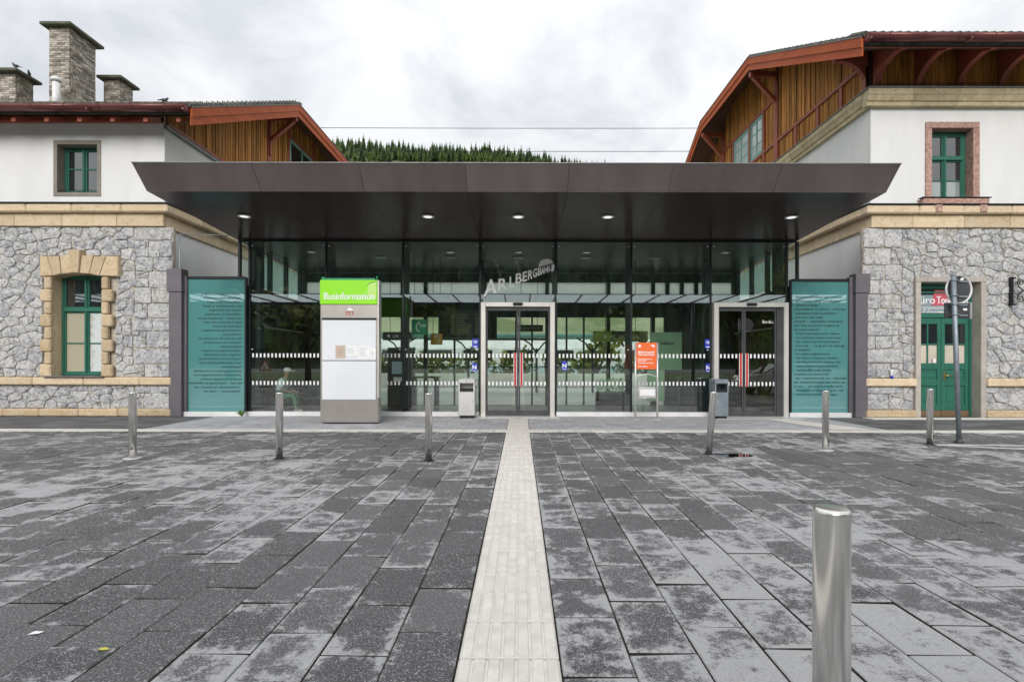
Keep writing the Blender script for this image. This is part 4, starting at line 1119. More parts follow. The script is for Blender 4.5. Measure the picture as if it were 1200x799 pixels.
# ceiling, rear wall
cg = MB(); cg.hexa([(HX0 + .05, 14.42, zs(14.42) - .02), (HX1 - .05, 14.42, zs(14.42) - .02), (HX1 - .05, HB, zs(HB) - .02), (HX0 + .05, HB, zs(HB) - .02)], [(HX0 + .05, 14.42, zs(14.42)), (HX1 - .05, 14.42, zs(14.42)), (HX1 - .05, HB, zs(HB)), (HX0 + .05, HB, zs(HB))])
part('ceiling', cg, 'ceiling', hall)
for x in (-4.3, -2.15, -.08, 2.0, 4.1): part('ceiling_light', MB().box(x - .16, x + .16, 15.9, 16.1, zs(16) - .05, zs(16) - .021, .01), 'steel_light', hall)
rw = MB(); rw.box(HX0 + .16, HX1 - .16, HB, HB + .12, 3.05, 3.86); rw.box(HX0 + .16, HX1 - .16, HB, HB + .12, 4.26, zs(HB) - .03)
rw.box(HX0 + .16, -5.6, HB, HB + .12, 0.01, 3.05); rw.box(5.0, HX1 - .16, HB, HB + .12, .01, 3.05)
rear = part('rear_wall', rw, 'dark_wall', hall)
RXs = [-7.5, -5.35, -4.1, -3.3, -1.25, .92, 3.05, 4.6, 5.1, 5.6, 6.1, 7.4]
for x in RXs: part('rear_mullion', BX(x - .06, x + .06, HB - .06, HB + .14, .01, zs(HB) - .03), 'black_metal', rear)
for a, b in zip(RXs, RXs[1:]):
    part('clerestory_pane', BX(a + .06, b - .06, HB + .05, HB + .06, 3.85, 4.27), 'clerestory', rear)
    if -5.4 < a and b < 5.15: part('rear_pane', BX(a + .06, b - .06, HB + .05, HB + .06, .02, 3.06), 'rear_glass', rear)
fr = MB()
for x in (-2.3, -.16, .4, 1.6, 2.2): fr.box(x - .03, x + .03, HB - .02, HB + .1, .01, 3.05)
fr.box(-1.19, .86, HB - .02, HB + .1, 2.25, 2.31); fr.box(-3.24, -1.31, HB - .02, HB + .1, 2.25, 2.31)
part('rear_frame', fr, 'black_metal', rear)
rdz = MB(); x = -5.2
while x < 5: rdz.box(x, x + .05, HB + .035, HB + .045, 1.30, 1.35); x += .09
part('rear_marking_strip', rdz, 'rubber', rear)

# the canopy: lap of dark metal panels on a tapering slab
YF, ZF, YT, ZT = 10.83, 5.01, 10.65, 5.53
CXL, CXR, LEAN = -7.78, 7.60, .18
core = MB()
core.hexa([(CXL + .03, YF + .03, zs(YF) + .022), (CXR - .03, YF + .03, zs(YF) + .022), (CXR - .03, 18.4, zs(18.4) + .022), (CXL + .03, 18.4, zs(18.4) + .022)],
          [(CXL + .03 - LEAN, YT + .03, ZT - .02), (CXR - .03 + LEAN, YT + .03, ZT - .02), (CXR - .03 + LEAN, 18.5, ZT - .02), (CXL + .03 - LEAN, 18.5, ZT - .02)])
can = part('canopy', core, 'black_metal', hall)
J = [CXL, -5.40, -3.25, -1.115, .967, 3.06, 5.24, CXR]
cm = (CXL + CXR) / 2; kx = 1 + LEAN / ((CXR - CXL) / 2)
up = lambda x: cm + (x - cm) * kx
for a, b in zip(J, J[1:]):
    ga = 0 if a == CXL else .004; gb = 0 if b == CXR else .004
    a_, b_ = a + ga, b - gb
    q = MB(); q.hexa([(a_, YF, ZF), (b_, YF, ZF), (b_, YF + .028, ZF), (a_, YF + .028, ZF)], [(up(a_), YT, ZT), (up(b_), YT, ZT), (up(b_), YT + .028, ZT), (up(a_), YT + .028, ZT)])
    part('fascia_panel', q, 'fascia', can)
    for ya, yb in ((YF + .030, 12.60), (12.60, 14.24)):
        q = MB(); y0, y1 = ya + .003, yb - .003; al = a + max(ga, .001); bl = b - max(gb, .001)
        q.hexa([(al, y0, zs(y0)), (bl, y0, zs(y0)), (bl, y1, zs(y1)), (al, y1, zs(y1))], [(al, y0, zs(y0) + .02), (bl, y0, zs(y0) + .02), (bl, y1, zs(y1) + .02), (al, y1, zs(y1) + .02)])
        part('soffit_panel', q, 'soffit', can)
for s, xb in ((-1, CXL), (1, CXR)):
    for ya, yb in ((YF, 12.6), (12.6, 14.5), (14.5, 16.4), (16.4, 18.4)):
        fy = lambda y: YT + (y - YF) * (18.5 - YT) / (18.4 - YF)
        a_, b_ = ya + .004 + (.03 if ya == YF else 0), yb - .004; x0 = xb; x1 = xb + s * LEAN; i = -s * .028
        q = MB(); q.hexa([(x0, a_, zs(a_)), (x0 + i, a_, zs(a_)), (x0 + i, b_, zs(b_)), (x0, b_, zs(b_))], [(x1, fy(a_), ZT), (x1 + i, fy(a_), ZT), (x1 + i, fy(b_), ZT), (x1, fy(b_), ZT)])
        part('fascia_panel', q, 'fascia', can)
part('roof_edge', MB().box(up(CXL) - .012, up(CXR) + .012, YT - .012, YT + .06, ZT + .002, ZT + .02).box(up(CXL) - .01, up(CXL) + .06, YT + .06, 18.5, ZT + .002, ZT + .02).box(up(CXR) - .06, up(CXR) + .01, YT + .06, 18.5, ZT + .002, ZT + .02), 'lead', can)
for x in (-6.55, -2.20, -.06, 2.06, 6.41):
    y = 12.33; z = zs(y)
    q = MB().lathe([(.10, -.004), (.145, -.004), (.148, -.022), (.11, -.03), (.105, -.012)], 24, (x, y, z))
    dl = part('downlight', q, 'white_metal', can)
    part('lens', MB().lathe([(.105, -.010), (.103, -.018), (.05, -.024)], 20, (x, y, z)), 'lamp', dl)

# raised lettering over the middle door
sign = thing('station_sign', 'white raised word ARLBERGBAHN climbing to a white disc on the glass above the middle doors', 'sign', (-.1, 14.25, 3.3))
SY = 14.245
LT = [('A', 567.0, 581.5, 347.5, 343.0, 17.5), ('R', 584.0, 593.3, 340.6, 338.5, 13.0), ('L', 597.0, 602.0, 337.0, 335.2, 12.2), ('B', 604.2, 610.9, 332.8, 331.0, 11.6),
      ('E', 612.3, 617.2, 330.2, 328.8, 11.0), ('R', 618.6, 623.5, 327.7, 326.2, 10.3), ('G', 624.2, 628.9, 325.2, 324.0, 9.6), ('B', 629.9, 633.8, 322.9, 321.9, 8.7),
      ('A', 633.9, 637.2, 321.6, 320.7, 8.2), ('H', 637.6, 641.0, 320.2, 319.2, 7.5), ('N', 641.4, 644.0, 318.8, 318.0, 6.7)]
for ch, x0, x1, yb0, yb1, h in LT:
    v, f = text_mesh(ch, .5); xa, xb_ = min(p[0] for p in v), max(p[0] for p in v); za, zb_ = min(p[1] for p in v), max(p[1] for p in v)
    q = MB(); vs = []
    for px, pz, pt in v:
        u = (px - xa) / (xb_ - xa); t = (pz - za) / (zb_ - za)
        p = P(x0 + (x1 - x0) * u + (1.2 * t if ch == 'A' and h > 12 else .4 * t), yb0 + (yb1 - yb0) * u - h * t, SY)
        vs.append((p.x, SY - pt * .04, p.z))
    for k, (dx, dz) in enumerate(((0, 0), (.0006 * h, 0), (-.0006 * h, 0), (0, .0005 * h), (0, -.0005 * h))): q.add([(p[0] + dx, p[1] - k * .0007, p[2] + dz) for p in vs], f)
    part('letter', q, 'letter_white', sign)
def arc(cx, cy, r, a0, a1, n=20): return [(cx + r * math.cos(R(a0 + (a1 - a0) * i / n)), cy + r * math.sin(R(a0 + (a1 - a0) * i / n))) for i in range(n + 1)]
c0 = P(640.3, 312.6, SY); r0 = 9.3 * SY / F
up_ = arc(c0.x, c0.z, r0, 30, 181); q = MB(); q.prism(up_, 'y', SY - .015, SY + .015)
out_ = arc(c0.x, c0.z, r0, -38, 20, 8); inn = arc(c0.x - .02, c0.z, r0 * .74, 20, -38, 8)
for i in range(8):
    q.prism([out_[i], out_[i + 1], inn[8 - i - 1], inn[8 - i]], 'y', SY - .015, SY + .015)
part('disc', q, 'letter_white', sign)

# stickers on the front glass
def sticker(px, py, w, h, kind):
    c = P(px, py, HY); q = MB(); y = HY - .004
    q.cur = 0; q.prism([(c.x - w / 2, c.z - h / 2), (c.x + w / 2, c.z - h / 2), (c.x + w / 2, c.z + h / 2), (c.x - w / 2, c.z + h / 2)], 'y', y, y + .002)
    q.cur = 1
    if kind == 'wifi':
        for r in (.035, .065, .095):
            o = arc(c.x, c.z - .02, r, 45, 135, 8); n_ = arc(c.x, c.z - .02, r - .016, 135, 45, 8)
            for i in range(8): q.prism([o[i], o[i + 1], n_[7 - i], n_[8 - i]], 'y', y - .002, y - .0005)
        q.box(c.x - .05, c.x + .05, y - .002, y - .0005, c.z - .10, c.z - .075)
    else: put_text(q, 'N', c.x, c.z - .05, y - .001, .16, 'c', bold=.006); q.box(c.x - .05, c.x + .05, y - .002, y - .0005, c.z - .10, c.z - .085)
    part('sticker', q, ['blue', 'white'], glaz)
for px in (557, 829.5): sticker(px, 402.5, .17, .25, 'wifi'); sticker(px - (1 if px < 600 else -.5), 430.5, .14, .22, 'nfc')
sticker(661.5, 428.5, .14, .24, 'nfc')

# ------------------------------------------------------------------ backed glass panels with the poem, one at each side
def poem_panel(label, x0, x1, s, lines, z0, z1, align, xt, ztop, pitch):
    t = thing('text_panel', label, 'panel', ((x0 + x1) / 2, 14.2, 0))
    part('glass', BX(x0 + .05, x1 - .05, 14.20, 14.225, z0, z1 - .05), 'teal', t)
    part('frame', MB().box(x0, x0 + .05, 14.17, 14.26, .12, z1, .004).box(x1 - .05, x1, 14.17, 14.26, .12, z1, .004).box(x0 + .05, x1 - .05, 14.172, 14.26, z1 - .05, z1 + .02, .004), 'black_metal', t)
    part('sill', BX(x0 - .02, x1 + .0, 14.12, 14.30, -.02, .118, .008), 'white_metal', t)
    q = MB(); z = ztop
    for ln in lines:
        ln_ = ln.strip(); ind = (len(ln) - len(ln.rstrip())) * .022 if align == 'r' else (len(ln) - len(ln.lstrip())) * .022
        put_text(q, ln_, xt - ind if align == 'r' else xt + ind, z, 14.1985, .088, align, 1.12, bold=.0026); z -= pitch
    part('lettering', q, 'ink', t)
    # post between the panel and the stone wall: flange, column and cap
    a, b = (-9.14, -9.48) if s < 0 else (9.03, 9.36)
    fl0, fl1 = (-9.16, -9.07) if s < 0 else (9.00, 9.10)
    if s > 0: fl0, fl1 = 8.93, 9.03
    part('post', MB().box(a, b, 14.02, 14.3, .0, 3.35, .006), 'purple', t)
    part('post_flange', MB().box(fl0, fl1, 14.13, 14.28, .0, 3.80, .004), 'purple', t)
    part('post_cap', MB().box(a - s * .012, b + s * .05, 14.0, 14.3, 3.36, 3.98 if s < 0 else 3.88, .006), 'purple', t)
    return t
LEFT = ["- wegelose.berglandschaften.  ", "träume.so auch absichten  ", "kaum mehr vorstellbar  ", "berge.zu widerspruch - viel", "begründen den.raume ", "gegebenes zu verändern. ", "berge.umgehend -  hangtrasse",
        "oder dem berg abzuringen", "um.zu durchdringen", "- wegelose.berglandschaften ", "und gefahren ", "da träumte.in der absicht voll ", "scheint.kaum ein aufwand. ", "solch getrieben", "- wegelose.berglandschaften. ",
        "satte fluren nun umgürtet ", "neu.bestimmt und terrassiert ", "durch.höhlenbildend.fluchten ", "verwerfungen ", "dialektische.veredelungsprodukte", "nur.tragwerkstützen.fundamente ", "scheinen gegenhalt zu bieten",
        "so verbunden als gemeinsam -  was uns", "von  mensch.nur abschnittweise  ", "wie dann  -  trassengleich  "]
RIGHT = ["- brennen.elemente und steinern -", "  aufeinander.einige einzelheiten", "- abertose hänge", "wirtschaftlich zu nennen - zwischen", "  aufzubauen und zu erhalten", "  prinzip in der wahl", "nachteil  -  talschaften.verbindend", "was dem menschen möglich ist",
         "die beste materie", "  fordern.mit gekonnten mühen", "- zu verbinden.weiten interessen", "  der materie grundstein.legend", "  eine zahl   -  zu groß und mächtig", "zu entgehn.", "- im antlitz.aufgebrochen", "- mit eisern schweren.schellen", "- mächtig.schrauben.bohren sich",
         "- wassereinbruch geologischer", "- werfen.alles weit zurück", "vergeben an mannschaft", "  der - beschwert.auf neu - wandelte", "der tunnel.schwerter.und zieler ein", "zu ort  -  von menschen.die noch", "- bewegten.zur begegnung.zu - auf", "- erneut.sich wieder.bewegen"]
poem_panel('teal glass panel of right-aligned dark verse between mauve post and seated person', -9.19, -7.47, -1, LEFT, .12, 3.78, 'r', -7.60, 3.30, .1105)
poem_panel('teal glass panel of left-aligned dark verse beside the right sliding door', 7.34, 8.99, 1, RIGHT, .12, 3.74, 'l', 7.46, 3.24, .1105)

# ------------------------------------------------------------------ things on the square
bt = thing('information_totem', 'tall steel bus information totem with lime green header and empty white boards', 'totem', (-4.07, 12.4, 0))
TX0, TX1, TY = -4.77, -3.38, 12.37
part('body', MB().box(TX0, TX1, TY + .03, TY + .25, .03, 2.86, .008).box(TX0 + .02, TX1 - .02, TY + .02, TY + .03, .06, .62), 'steel_brushed', bt)
part('foot', BX(TX0 + .06, TX1 - .06, TY + .06, TY + .22, -.02, .032), 'rubber', bt)
hd = part('header', MB().box(TX0 - .005, TX1 - .03, TY, TY + .20, 2.84, 3.42, .012), 'lime', bt)
part('header_side', MB().box(TX1 - .028, TX1 + .01, TY + .01, TY + .24, .62, 3.42, .008), 'alu', bt)
hq = MB(); hq.cur = 1; put_text(hq, 'Businformation', TX0 + .10, 2.955, TY - .0045, .235, 'l', fit=1.20, bold=.005)
hq.cur = 0
hq.prism([(TX1 - .25, 3.05), (TX1 - .06, 3.0), (TX1 - .05, 3.37), (TX1 - .10, 3.365), (TX1 - .20, 3.34), (TX1 - .255, 3.30)], 'y', TY - .0025, TY - .0005)
hq.cur = 2
sw_ = [(TX1 - .06, 3.375), (TX1 - .14, 3.365), (TX1 - .22, 3.335), (TX1 - .265, 3.28)]
for a, b in zip(sw_, sw_[1:]): hq.bar((a[0], TY - .004, a[1]), (b[0], TY - .004, b[1]), .004, .018, (0, 1, 0))
part('header_print', hq, ['lime_pale', 'white', 'ink'], hd)
part('top_fitting', MB().box(TX0 + .06, TX1 - .10, TY + .05, TY + .20, 3.42, 3.47).box(TX0 + .03, TX0 + .10, TY + .03, TY + .1, 3.42, 3.49).tube([(TX1 - .04, TY + .05, 3.42), (TX1 - .05, TY + .05, 3.52)], .02, 6), 'phone_green', bt)
lg = MB(); lg.cur = 0; lc = (TX0 + TX1) / 2 - .0
lg.prism([(lc - .07, 2.70), (lc + .09, 2.70), (lc + .05, 2.75), (lc + .02, 2.74), (lc, 2.78), (lc - .03, 2.74)], 'y', TY + .0265, TY + .0285)
lg.cur = 1; put_text(lg, 'VVT', lc, 2.61, TY + .026, .10, 'c', 1.15, bold=.004); lg.box(lc - .10, lc + .10, TY + .0262, TY + .0285, 2.585, 2.592)
part('logo', lg, ['white', 'red'], bt)
part('board_recess', MB().box(TX0 + .04, TX1 - .05, TY + .012, TY + .028, 2.47, 2.52), 'rubber', bt)
bd1 = part('notice_board', MB().box(TX0 + .05, TX1 - .06, TY + .005, TY + .028, 1.51, 2.465, .006), 'warm_white', bt)
bd2 = part('notice_board', MB().box(TX0 + .05, TX1 - .06, TY + .005, TY + .028, .575, 1.495, .006), 'warm_white', bt)
part('board_trim', MB().box(TX0 + .05, TX1 - .06, TY + .002, TY + .0048, 1.497, 1.507), 'sign_back', bt)
for i, (x, wd, z, h, m) in enumerate(((-4.40, .24, 1.55, .32, 'beige_paper'), (-4.15, .26, 1.62, .24, 'white'), (-3.85, .25, 1.55, .30, 'white'), (-3.58, .14, 1.55, .24, 'white'))):
    q = MB(); q.cur = 0; q.box(x, x + wd, TY + .001, TY + .0045, z, z + h)
    q.cur = 1; zz = z + h - .05
    while zz > z + .03: q.box(x + .02, x + wd * (.6 + .35 * ((i * 7 + int(zz * 100)) % 5) / 5), TY - .0005, TY + .0008, zz, zz + .006); zz -= .028
    part('timetable', q, [m, 'blue_grey' if i else 'pink_red'], bd1)

def bin_(label, x0, x1, y0, y1, m, dark=False):
    t = thing('litter_bin', label, 'bin', ((x0 + x1) / 2, (y0 + y1) / 2, 0))
    part('body', MB().box(x0, x1, y0, y1, .07, .70, .012).box(x0, x0 + .035, y0, y1, .70, .92).box(x1 - .035, x1, y0, y1, .70, .92).box(x0 + .035, x1 - .035, y1 - .03, y1, .70, .92), m, t)
    part('hood', MB().box(x0 - .004, x1 + .004, y0 - .004, y1 + .004, .92, 1.04, .015), m, t)
    part('foot', MB().box(x0 + .03, x1 - .03, y0 + .05, y1 - .03, -.02, .07), 'rubber', t)
    part('liner', MB().box(x0 + .04, x1 - .04, y0 + .06, y1 - .035, .70, .78), 'rubber', t)
    q = MB(); q.lathe([(.018, 0), (.018, .008), (.008, .012)], 10); q.v = [((x0 + x1) / 2 + p[0], y0 - .001 - p[2], .985 + p[1]) for p in q.v]; q.box(x1 - .06, x1 - .04, y0 - .006, y0, .42, .45)
    part('lock', q, 'galv', t)
    return t
bin_('pale grey litter bin beside the middle sliding doors', -1.63, -1.20, 13.66, 14.0, 'steel_light')
bin_('dark grey steel litter bin beside the right-hand sliding door', 5.08, 5.44, 13.6, 14.02, 'galv')

st = thing('notice_stand', 'white tube stand holding an orange notice above a small leaflet tray', 'stand', (3.26, 13.5, 0))
part('frame', MB().tube([(2.98, 13.5, 0), (2.98, 13.5, 1.99)], .024, 10).tube([(3.55, 13.5, 0), (3.55, 13.5, 1.99)], .024, 10).tube([(2.98 + .57 * i / 10, 13.5, 1.10 + .07 * math.sin(math.pi * i / 10)) for i in range(11)], .014, 8).tube([(2.98, 13.5, .55), (3.55, 13.5, .55)], .012, 8).box(2.9, 3.06, 13.38, 13.62, -.004, .012).box(3.47, 3.63, 13.38, 13.62, -.004, .012), 'steel_light', st)
pn = part('notice', MB().box(3.006, 3.524, 13.485, 13.51, 1.30, 1.99, .004), 'orange', st)
pr = MB()
put_text(pr, 'Bleiben Sie gesund', 3.05, 1.72, 13.484, .075, fit=.41, bold=.003); put_text(pr, 'This is how it works', 3.05, 1.655, 13.484, .07, fit=.42, bold=.003)
put_text(pr, 'Bitte Abstand halten und', 3.05, 1.55, 13.484, .045, fit=.36, bold=.002); put_text(pr, 'Maske tragen', 3.05, 1.51, 13.484, .045, fit=.20, bold=.002)
put_text(pr, 'Please keep your distance', 3.05, 1.45, 13.484, .045, fit=.40, bold=.002); put_text(pr, 'Danke / Thank you', 3.05, 1.36, 13.484, .045, fit=.24, bold=.002)
pr.prism(arc(3.085, 1.90, .038, 0, 360, 18)[:-1], 'y', 13.481, 13.484); pr.prism([(3.36, 1.92), (3.40, 1.935), (3.47, 1.925), (3.475, 1.88), (3.44, 1.87), (3.40, 1.90)], 'y', 13.481, 13.484)
part('lettering', pr, 'white', pn)
tr2 = part('leaflet_tray', MB().box(3.06, 3.50, 13.47, 13.55, .575, .60).box(3.06, 3.50, 13.53, 13.55, .60, .84).box(3.06, 3.50, 13.468, 13.478, .60, .80), 'steel_light', st)
part('leaflet', MB().box(3.09, 3.47, 13.462, 13.467, .62, .78), 'white', tr2)

def bollard(label, x, y, tilt=0, flange=False):
    t = thing('bollard', label, 'bollard', (x, y, 0), 'steel bollards on the square')
    p = MB().lathe([(.052, -.03), (.052, .985), (.0515, .992), (.048, .9985), (.040, 1.0), (.002, 1.0)], 40, (0, 0, 0))
    o = part('post', p, 'steel', t, local=True)
    if flange: part('base_ring', MB().lathe([(.055, .0), (.125, .0), (.125, .012), (.06, .016)], 28, (0, 0, 0)), 'steel_light', t, local=True)
    if not flange: part('contact_ring', MB().lathe([(.053, .0), (.085, .0), (.083, .006), (.056, .010)], 24, (0, 0, 0)), 'rubber', t, local=True)  # added dark ring, painting base stain and contact shade
    h = part('collar_hole', MB().lathe([(.013, 0), (.013, .004), (.002, .0045)], 10), 'rubber', t, local=True)
    h.rotation_euler = (R(90), 0, R(25)); h.location = (.022, -.0475, .155)
    if tilt:
        t.rotation_euler = (0, R(tilt), 0)
    return t
bollard('steel bollard in front of the arched window wall', -5.84, 7.84, 0, True)
bollard('steel bollard between the seated person and the teal verse panel', -3.63, 7.84)
bollard('steel bollard in front of the glass beside the lime green totem', -1.36, 7.72)
bollard('steel bollard leaning to one side in front of the dark litter bin', 3.0, 8.29, 4.4)
bollard('steel bollard in front of the right-hand verse panel', 5.10, 8.70, 0, True)
bollard('steel bollard in front of the green door', 7.35, 9.34)
bollard('large steel bollard rising close up from the dry grey slabs', .957, 1.60)

# road sign seen from behind
rs = thing('road_sign', 'grey backs of a round and a rectangular traffic sign on a leaning galvanised pole', 'road sign', (8.05, 9.55, 0))
LEANX = -.11
px_ = lambda z: 8.05 + LEANX * z / 3.0
part('pole', MB().tube([(8.05, 9.55, 0), (px_(1.5), 9.55, 1.5), (px_(3.08), 9.55, 3.08)], .040, 14).lathe([(.043, 3.07), (.046, 3.08), (.02, 3.10)], 14, (px_(3.08), 9.55, 0)), 'galv', rs)
part('pole_foot', MB().lathe([(.075, -.005), (.075, .03), (.05, .05), (.045, .09)], 16, (8.05, 9.55, 0)), 'sign_back', rs)
def rot_disc(c, r, th, ang, n=36):
    vs = []; ca, sa = math.cos(ang), math.sin(ang)
    return ca, sa
ANG = R(5); ca, sa = math.cos(ANG), math.sin(ANG)
def local(u, d, z, c=(8.06, 9.66)): return (c[0] + u * ca - d * sa, c[1] + u * sa + d * ca, z)
dk = MB(); n = 40; zc = 2.83; r = .255
rings = [(r - .012, .004), (r - .008, -.004), (r, -.03), (r + .004, .012), (r, .018)]
vs = [local(0.07 + rr * math.cos(2 * math.pi * i / n), d, zc + rr * math.sin(2 * math.pi * i / n)) for rr, d in rings for i in range(n)]
fs = [[a * n + i, a * n + (i + 1) % n, (a + 1) * n + (i + 1) % n, (a + 1) * n + i] for a in range(4) for i in range(n)]
dk.add(vs, fs, True); dk.f.append([4 * n + i for i in range(n)]); dk.mi.append(0); dk.sm.append(False)
rm_ = part('rim', dk, 'white_metal', rs)
bk = MB(); bk.add([local(.07 + (r - .012) * math.cos(2 * math.pi * i / n), .004, zc + (r - .012) * math.sin(2 * math.pi * i / n)) for i in range(n)], [list(range(n))[::-1]])
part('round_plate', bk, 'sign_back', rs)
rc = MB(); pts = [(-.2, 2.30), (.30, 2.30), (.30, 2.58), (-.2, 2.58)]
vs = [local(u, 0, z) for u, z in pts] + [local(u, .02, z) for u, z in pts]
rc.hexa(vs[:4], vs[4:]); part('rectangular_plate', rc, 'sign_back', rs)
rg = MB(); a4 = [local(.300, -.035, 2.29), local(.306, -.035, 2.29), local(.306, .022, 2.29), local(.300, .022, 2.29)]; rg.hexa(a4, [(p[0], p[1], 2.59) for p in a4])
part('plate_edge', rg, 'white_metal', rs)
for z in (2.98, 2.70, 2.54, 2.35):
    cb = MB(); cb.bar(local(-.12, -.012, z), local(.24, -.012, z), .012, .03); cb.tube([local(-.06, -.015, z), (px_(z) - .05, 9.54, z), (px_(z), 9.495, z), (px_(z) + .05, 9.54, z), local(.07, -.015, z)], .012, 6)
    part('clamp', cb, 'galv', rs)
sk = MB(); sk.hexa([local(.10, -.006, 3.0), local(.16, -.006, 3.0), local(.16, -.003, 3.0), local(.10, -.003, 3.0)], [local(.11, -.006, 3.04), local(.18, -.006, 3.05), local(.18, -.003, 3.05), local(.11, -.003, 3.04)])
sk.hexa([local(.16, -.006, 2.44), local(.24, -.006, 2.44), local(.24, -.003, 2.44), local(.16, -.003, 2.44)], [local(.16, -.006, 2.48), local(.24, -.006, 2.48), local(.24, -.003, 2.48), local(.16, -.003, 2.48)])
part('sticker', sk, 'white', rs)

# wrought iron bracket on the stone wall
wb = thing('wall_bracket', 'black wrought iron scroll bracket bolted to the stone wall at the far right', 'bracket', (13.26, 14.0, 3.35))
part('back_plate', MB().box(13.215, 13.29, 14.02, 14.10, 3.03, 3.80, .012).box(13.205, 13.33, 14.0, 14.09, 3.745, 3.79, .01).box(13.205, 13.33, 14.0, 14.09, 3.03, 3.075, .01), 'iron', wb)
def spiral(cx, cz, r0, a0, turns, sg, n=26): return [(cx + r0 * (1 - .78 * i / n) * math.cos(a0 + sg * turns * 2 * math.pi * i / n), 13.98, cz + r0 * (1 - .78 * i / n) * math.sin(a0 + sg * turns * 2 * math.pi * i / n)) for i in range(n + 1)]
part('scroll', MB().tube(spiral(13.43, 3.64, .095, math.pi * 1.0, 1.35, -1), .012, 6).tube(spiral(13.43, 3.20, .095, math.pi * 1.0, 1.35, 1), .012, 6)
     .tube([(13.335, 13.98, 3.20), (13.38, 13.98, 3.34), (13.48, 13.98, 3.42), (13.65, 13.98, 3.48), (14.3, 13.98, 3.66)], .017, 6).tube([(13.335, 13.98, 3.64), (13.38, 13.98, 3.52), (13.48, 13.98, 3.44)], .013, 6), 'iron', wb)
part('lantern', MB().lathe([(.05, 3.5), (.16, 3.42), (.12, 3.1), (.05, 3.05)], 6, (14.3, 13.98, 0)), 'iron', wb)

cu_ = thing('paper_cup', 'white and blue paper cup left upside down on the stone ledge', 'cup', (10.02, 14.05, 1.05))
part('cup', MB().lathe([(.028, 0), (.03, .003), (.047, .15), (.050, .17), (.044, .17)], 18, (10.0, 14.03, 1.13)), 'white', cu_)
part('base', MB().lathe([(.036, 0), (.036, .085), (.02, .09)], 14, (10.01, 14.03, 1.05)), 'blue', cu_)

def pigeon(label, x, y, z, face, s=1.0):
    t = thing('pigeon', label, 'bird', (x, y, z), 'pigeons on the roof')
    b = MB(); n0 = 0
    b.ball((0, 0, .13), .075, 12, 8, 1.7, .95, 1.0); b.ball((.13, 0, .235), .038, 10, 7, 1.1, .9, 1)
    b.tube([(.07, 0, .16), (.11, 0, .2), (.13, 0, .235)], [.06, .045, .033], 10)
    b.hexa([(-.10, -.03, .13), (-.10, .03, .13), (-.25, .035, .075), (-.25, -.035, .075)], [(-.10, -.03, .155), (-.10, .03, .155), (-.25, .035, .09), (-.25, -.035, .09)])
    b.tube([(.165, 0, .235), (.195, 0, .226)], [.010, .002], 6)
    for k in (-.03, .03): b.tube([(.02, k, .09), (.015, k, .0)], .008, 5)
    b.v = [(p[0] * s, p[1] * s, p[2] * s) for p in b.v]
    o = part('body', b, 'pigeon', t, local=True); t.rotation_euler = (0, 0, R(face)); return t
pigeon('dark pigeon perched at the front corner of the left-hand chimney cap', -15.93, 16.42, 10.712, 200, .62)
pigeon('grey pigeon perched on the side edge of the left-hand chimney cap', -15.93, 16.86, 10.712, -60, .62)
pigeon('grey pigeon sitting on the eave tiles of the left roof', -9.27, 13.52, 8.18, 20, .6)

for z, x0, x1 in ((14.98, -60, 60), (13.65, -60, 60)):
    q = MB(); q.tube([(x, 30, z + .0 + ((x + 2) / 60) ** 2 * .6) for x in range(x0, x1 + 1, 6)], .016, 5)
    pw = part('power_line', q, 'iron'); tag(pw, 'upper grey overhead wire crossing the sky' if z > 14 else 'lower grey overhead wire just above the canopy', 'wire')

q = MB(); q.add([(0, 0, .004), (.075, .01, .006), (.085, .05, .004), (.02, .045, .008)], [(0, 1, 2, 3)])
c = P(39, 746, 878.4 / (746 - CY)); q.v = [(c.x + p[0] * .7 - .03, c.y + p[1] * .7, p[2] + .004) for p in q.v]; tag(part('paper_scrap', q, 'paper'), 'small white scrap of paper lying on the dark slabs', 'paper scrap')
q = MB(); q.add([(0, 0, .006), (.03, .012, .012), (.06, .0, .006), (.03, -.015, .010)], [(0, 1, 2, 3)])
c = P(122, 763.5, 878.4 / (763.5 - CY)); q.v = [(c.x + p[0] - .03, c.y + p[1], p[2] + .004) for p in q.v]; tag(part('fallen_leaf', q, 'leaf_yellow'), 'small yellow leaf lying on the dark slabs', 'leaf')
pu = MB(); pr_ = random.Random(2); pu.add([(3.3 + (.36 + pr_.uniform(-.05, .05)) * math.cos(2 * math.pi * i / 22), 8.2 + (.17 + pr_.uniform(-.03, .03)) * math.sin(2 * math.pi * i / 22), .0045) for i in range(22)], [list(range(22))])
def water():
    t = Tree('puddle_water'); t.bsdf((.012, .012, .013), .02, spec=.8); return t.m
M['water'] = water()
tag(part('puddle', pu, 'water'), kind='structure')
wd = thing('weed', 'small bright green weed growing at the foot of the glass front', 'plant', (-7.55, 14.1, 0))
wm = MB(); wr_ = random.Random(6)
for i in range(26):
    a = wr_.uniform(0, 6.28); l = wr_.uniform(.08, .22); h = wr_.uniform(.04, .16); dx, dy = math.cos(a), math.sin(a) * .5
    wm.add([(0, 0, .0), (dx * l * .5 - dy * .035, dy * l * .5 + dx * .035, h), (dx * l, dy * l, h * .9), (dx * l * .5 + dy * .035, dy * l * .5 - dx * .035, h)], [(0, 1, 2, 3)])
part('leaves', wm, 'weed', wd, local=True)
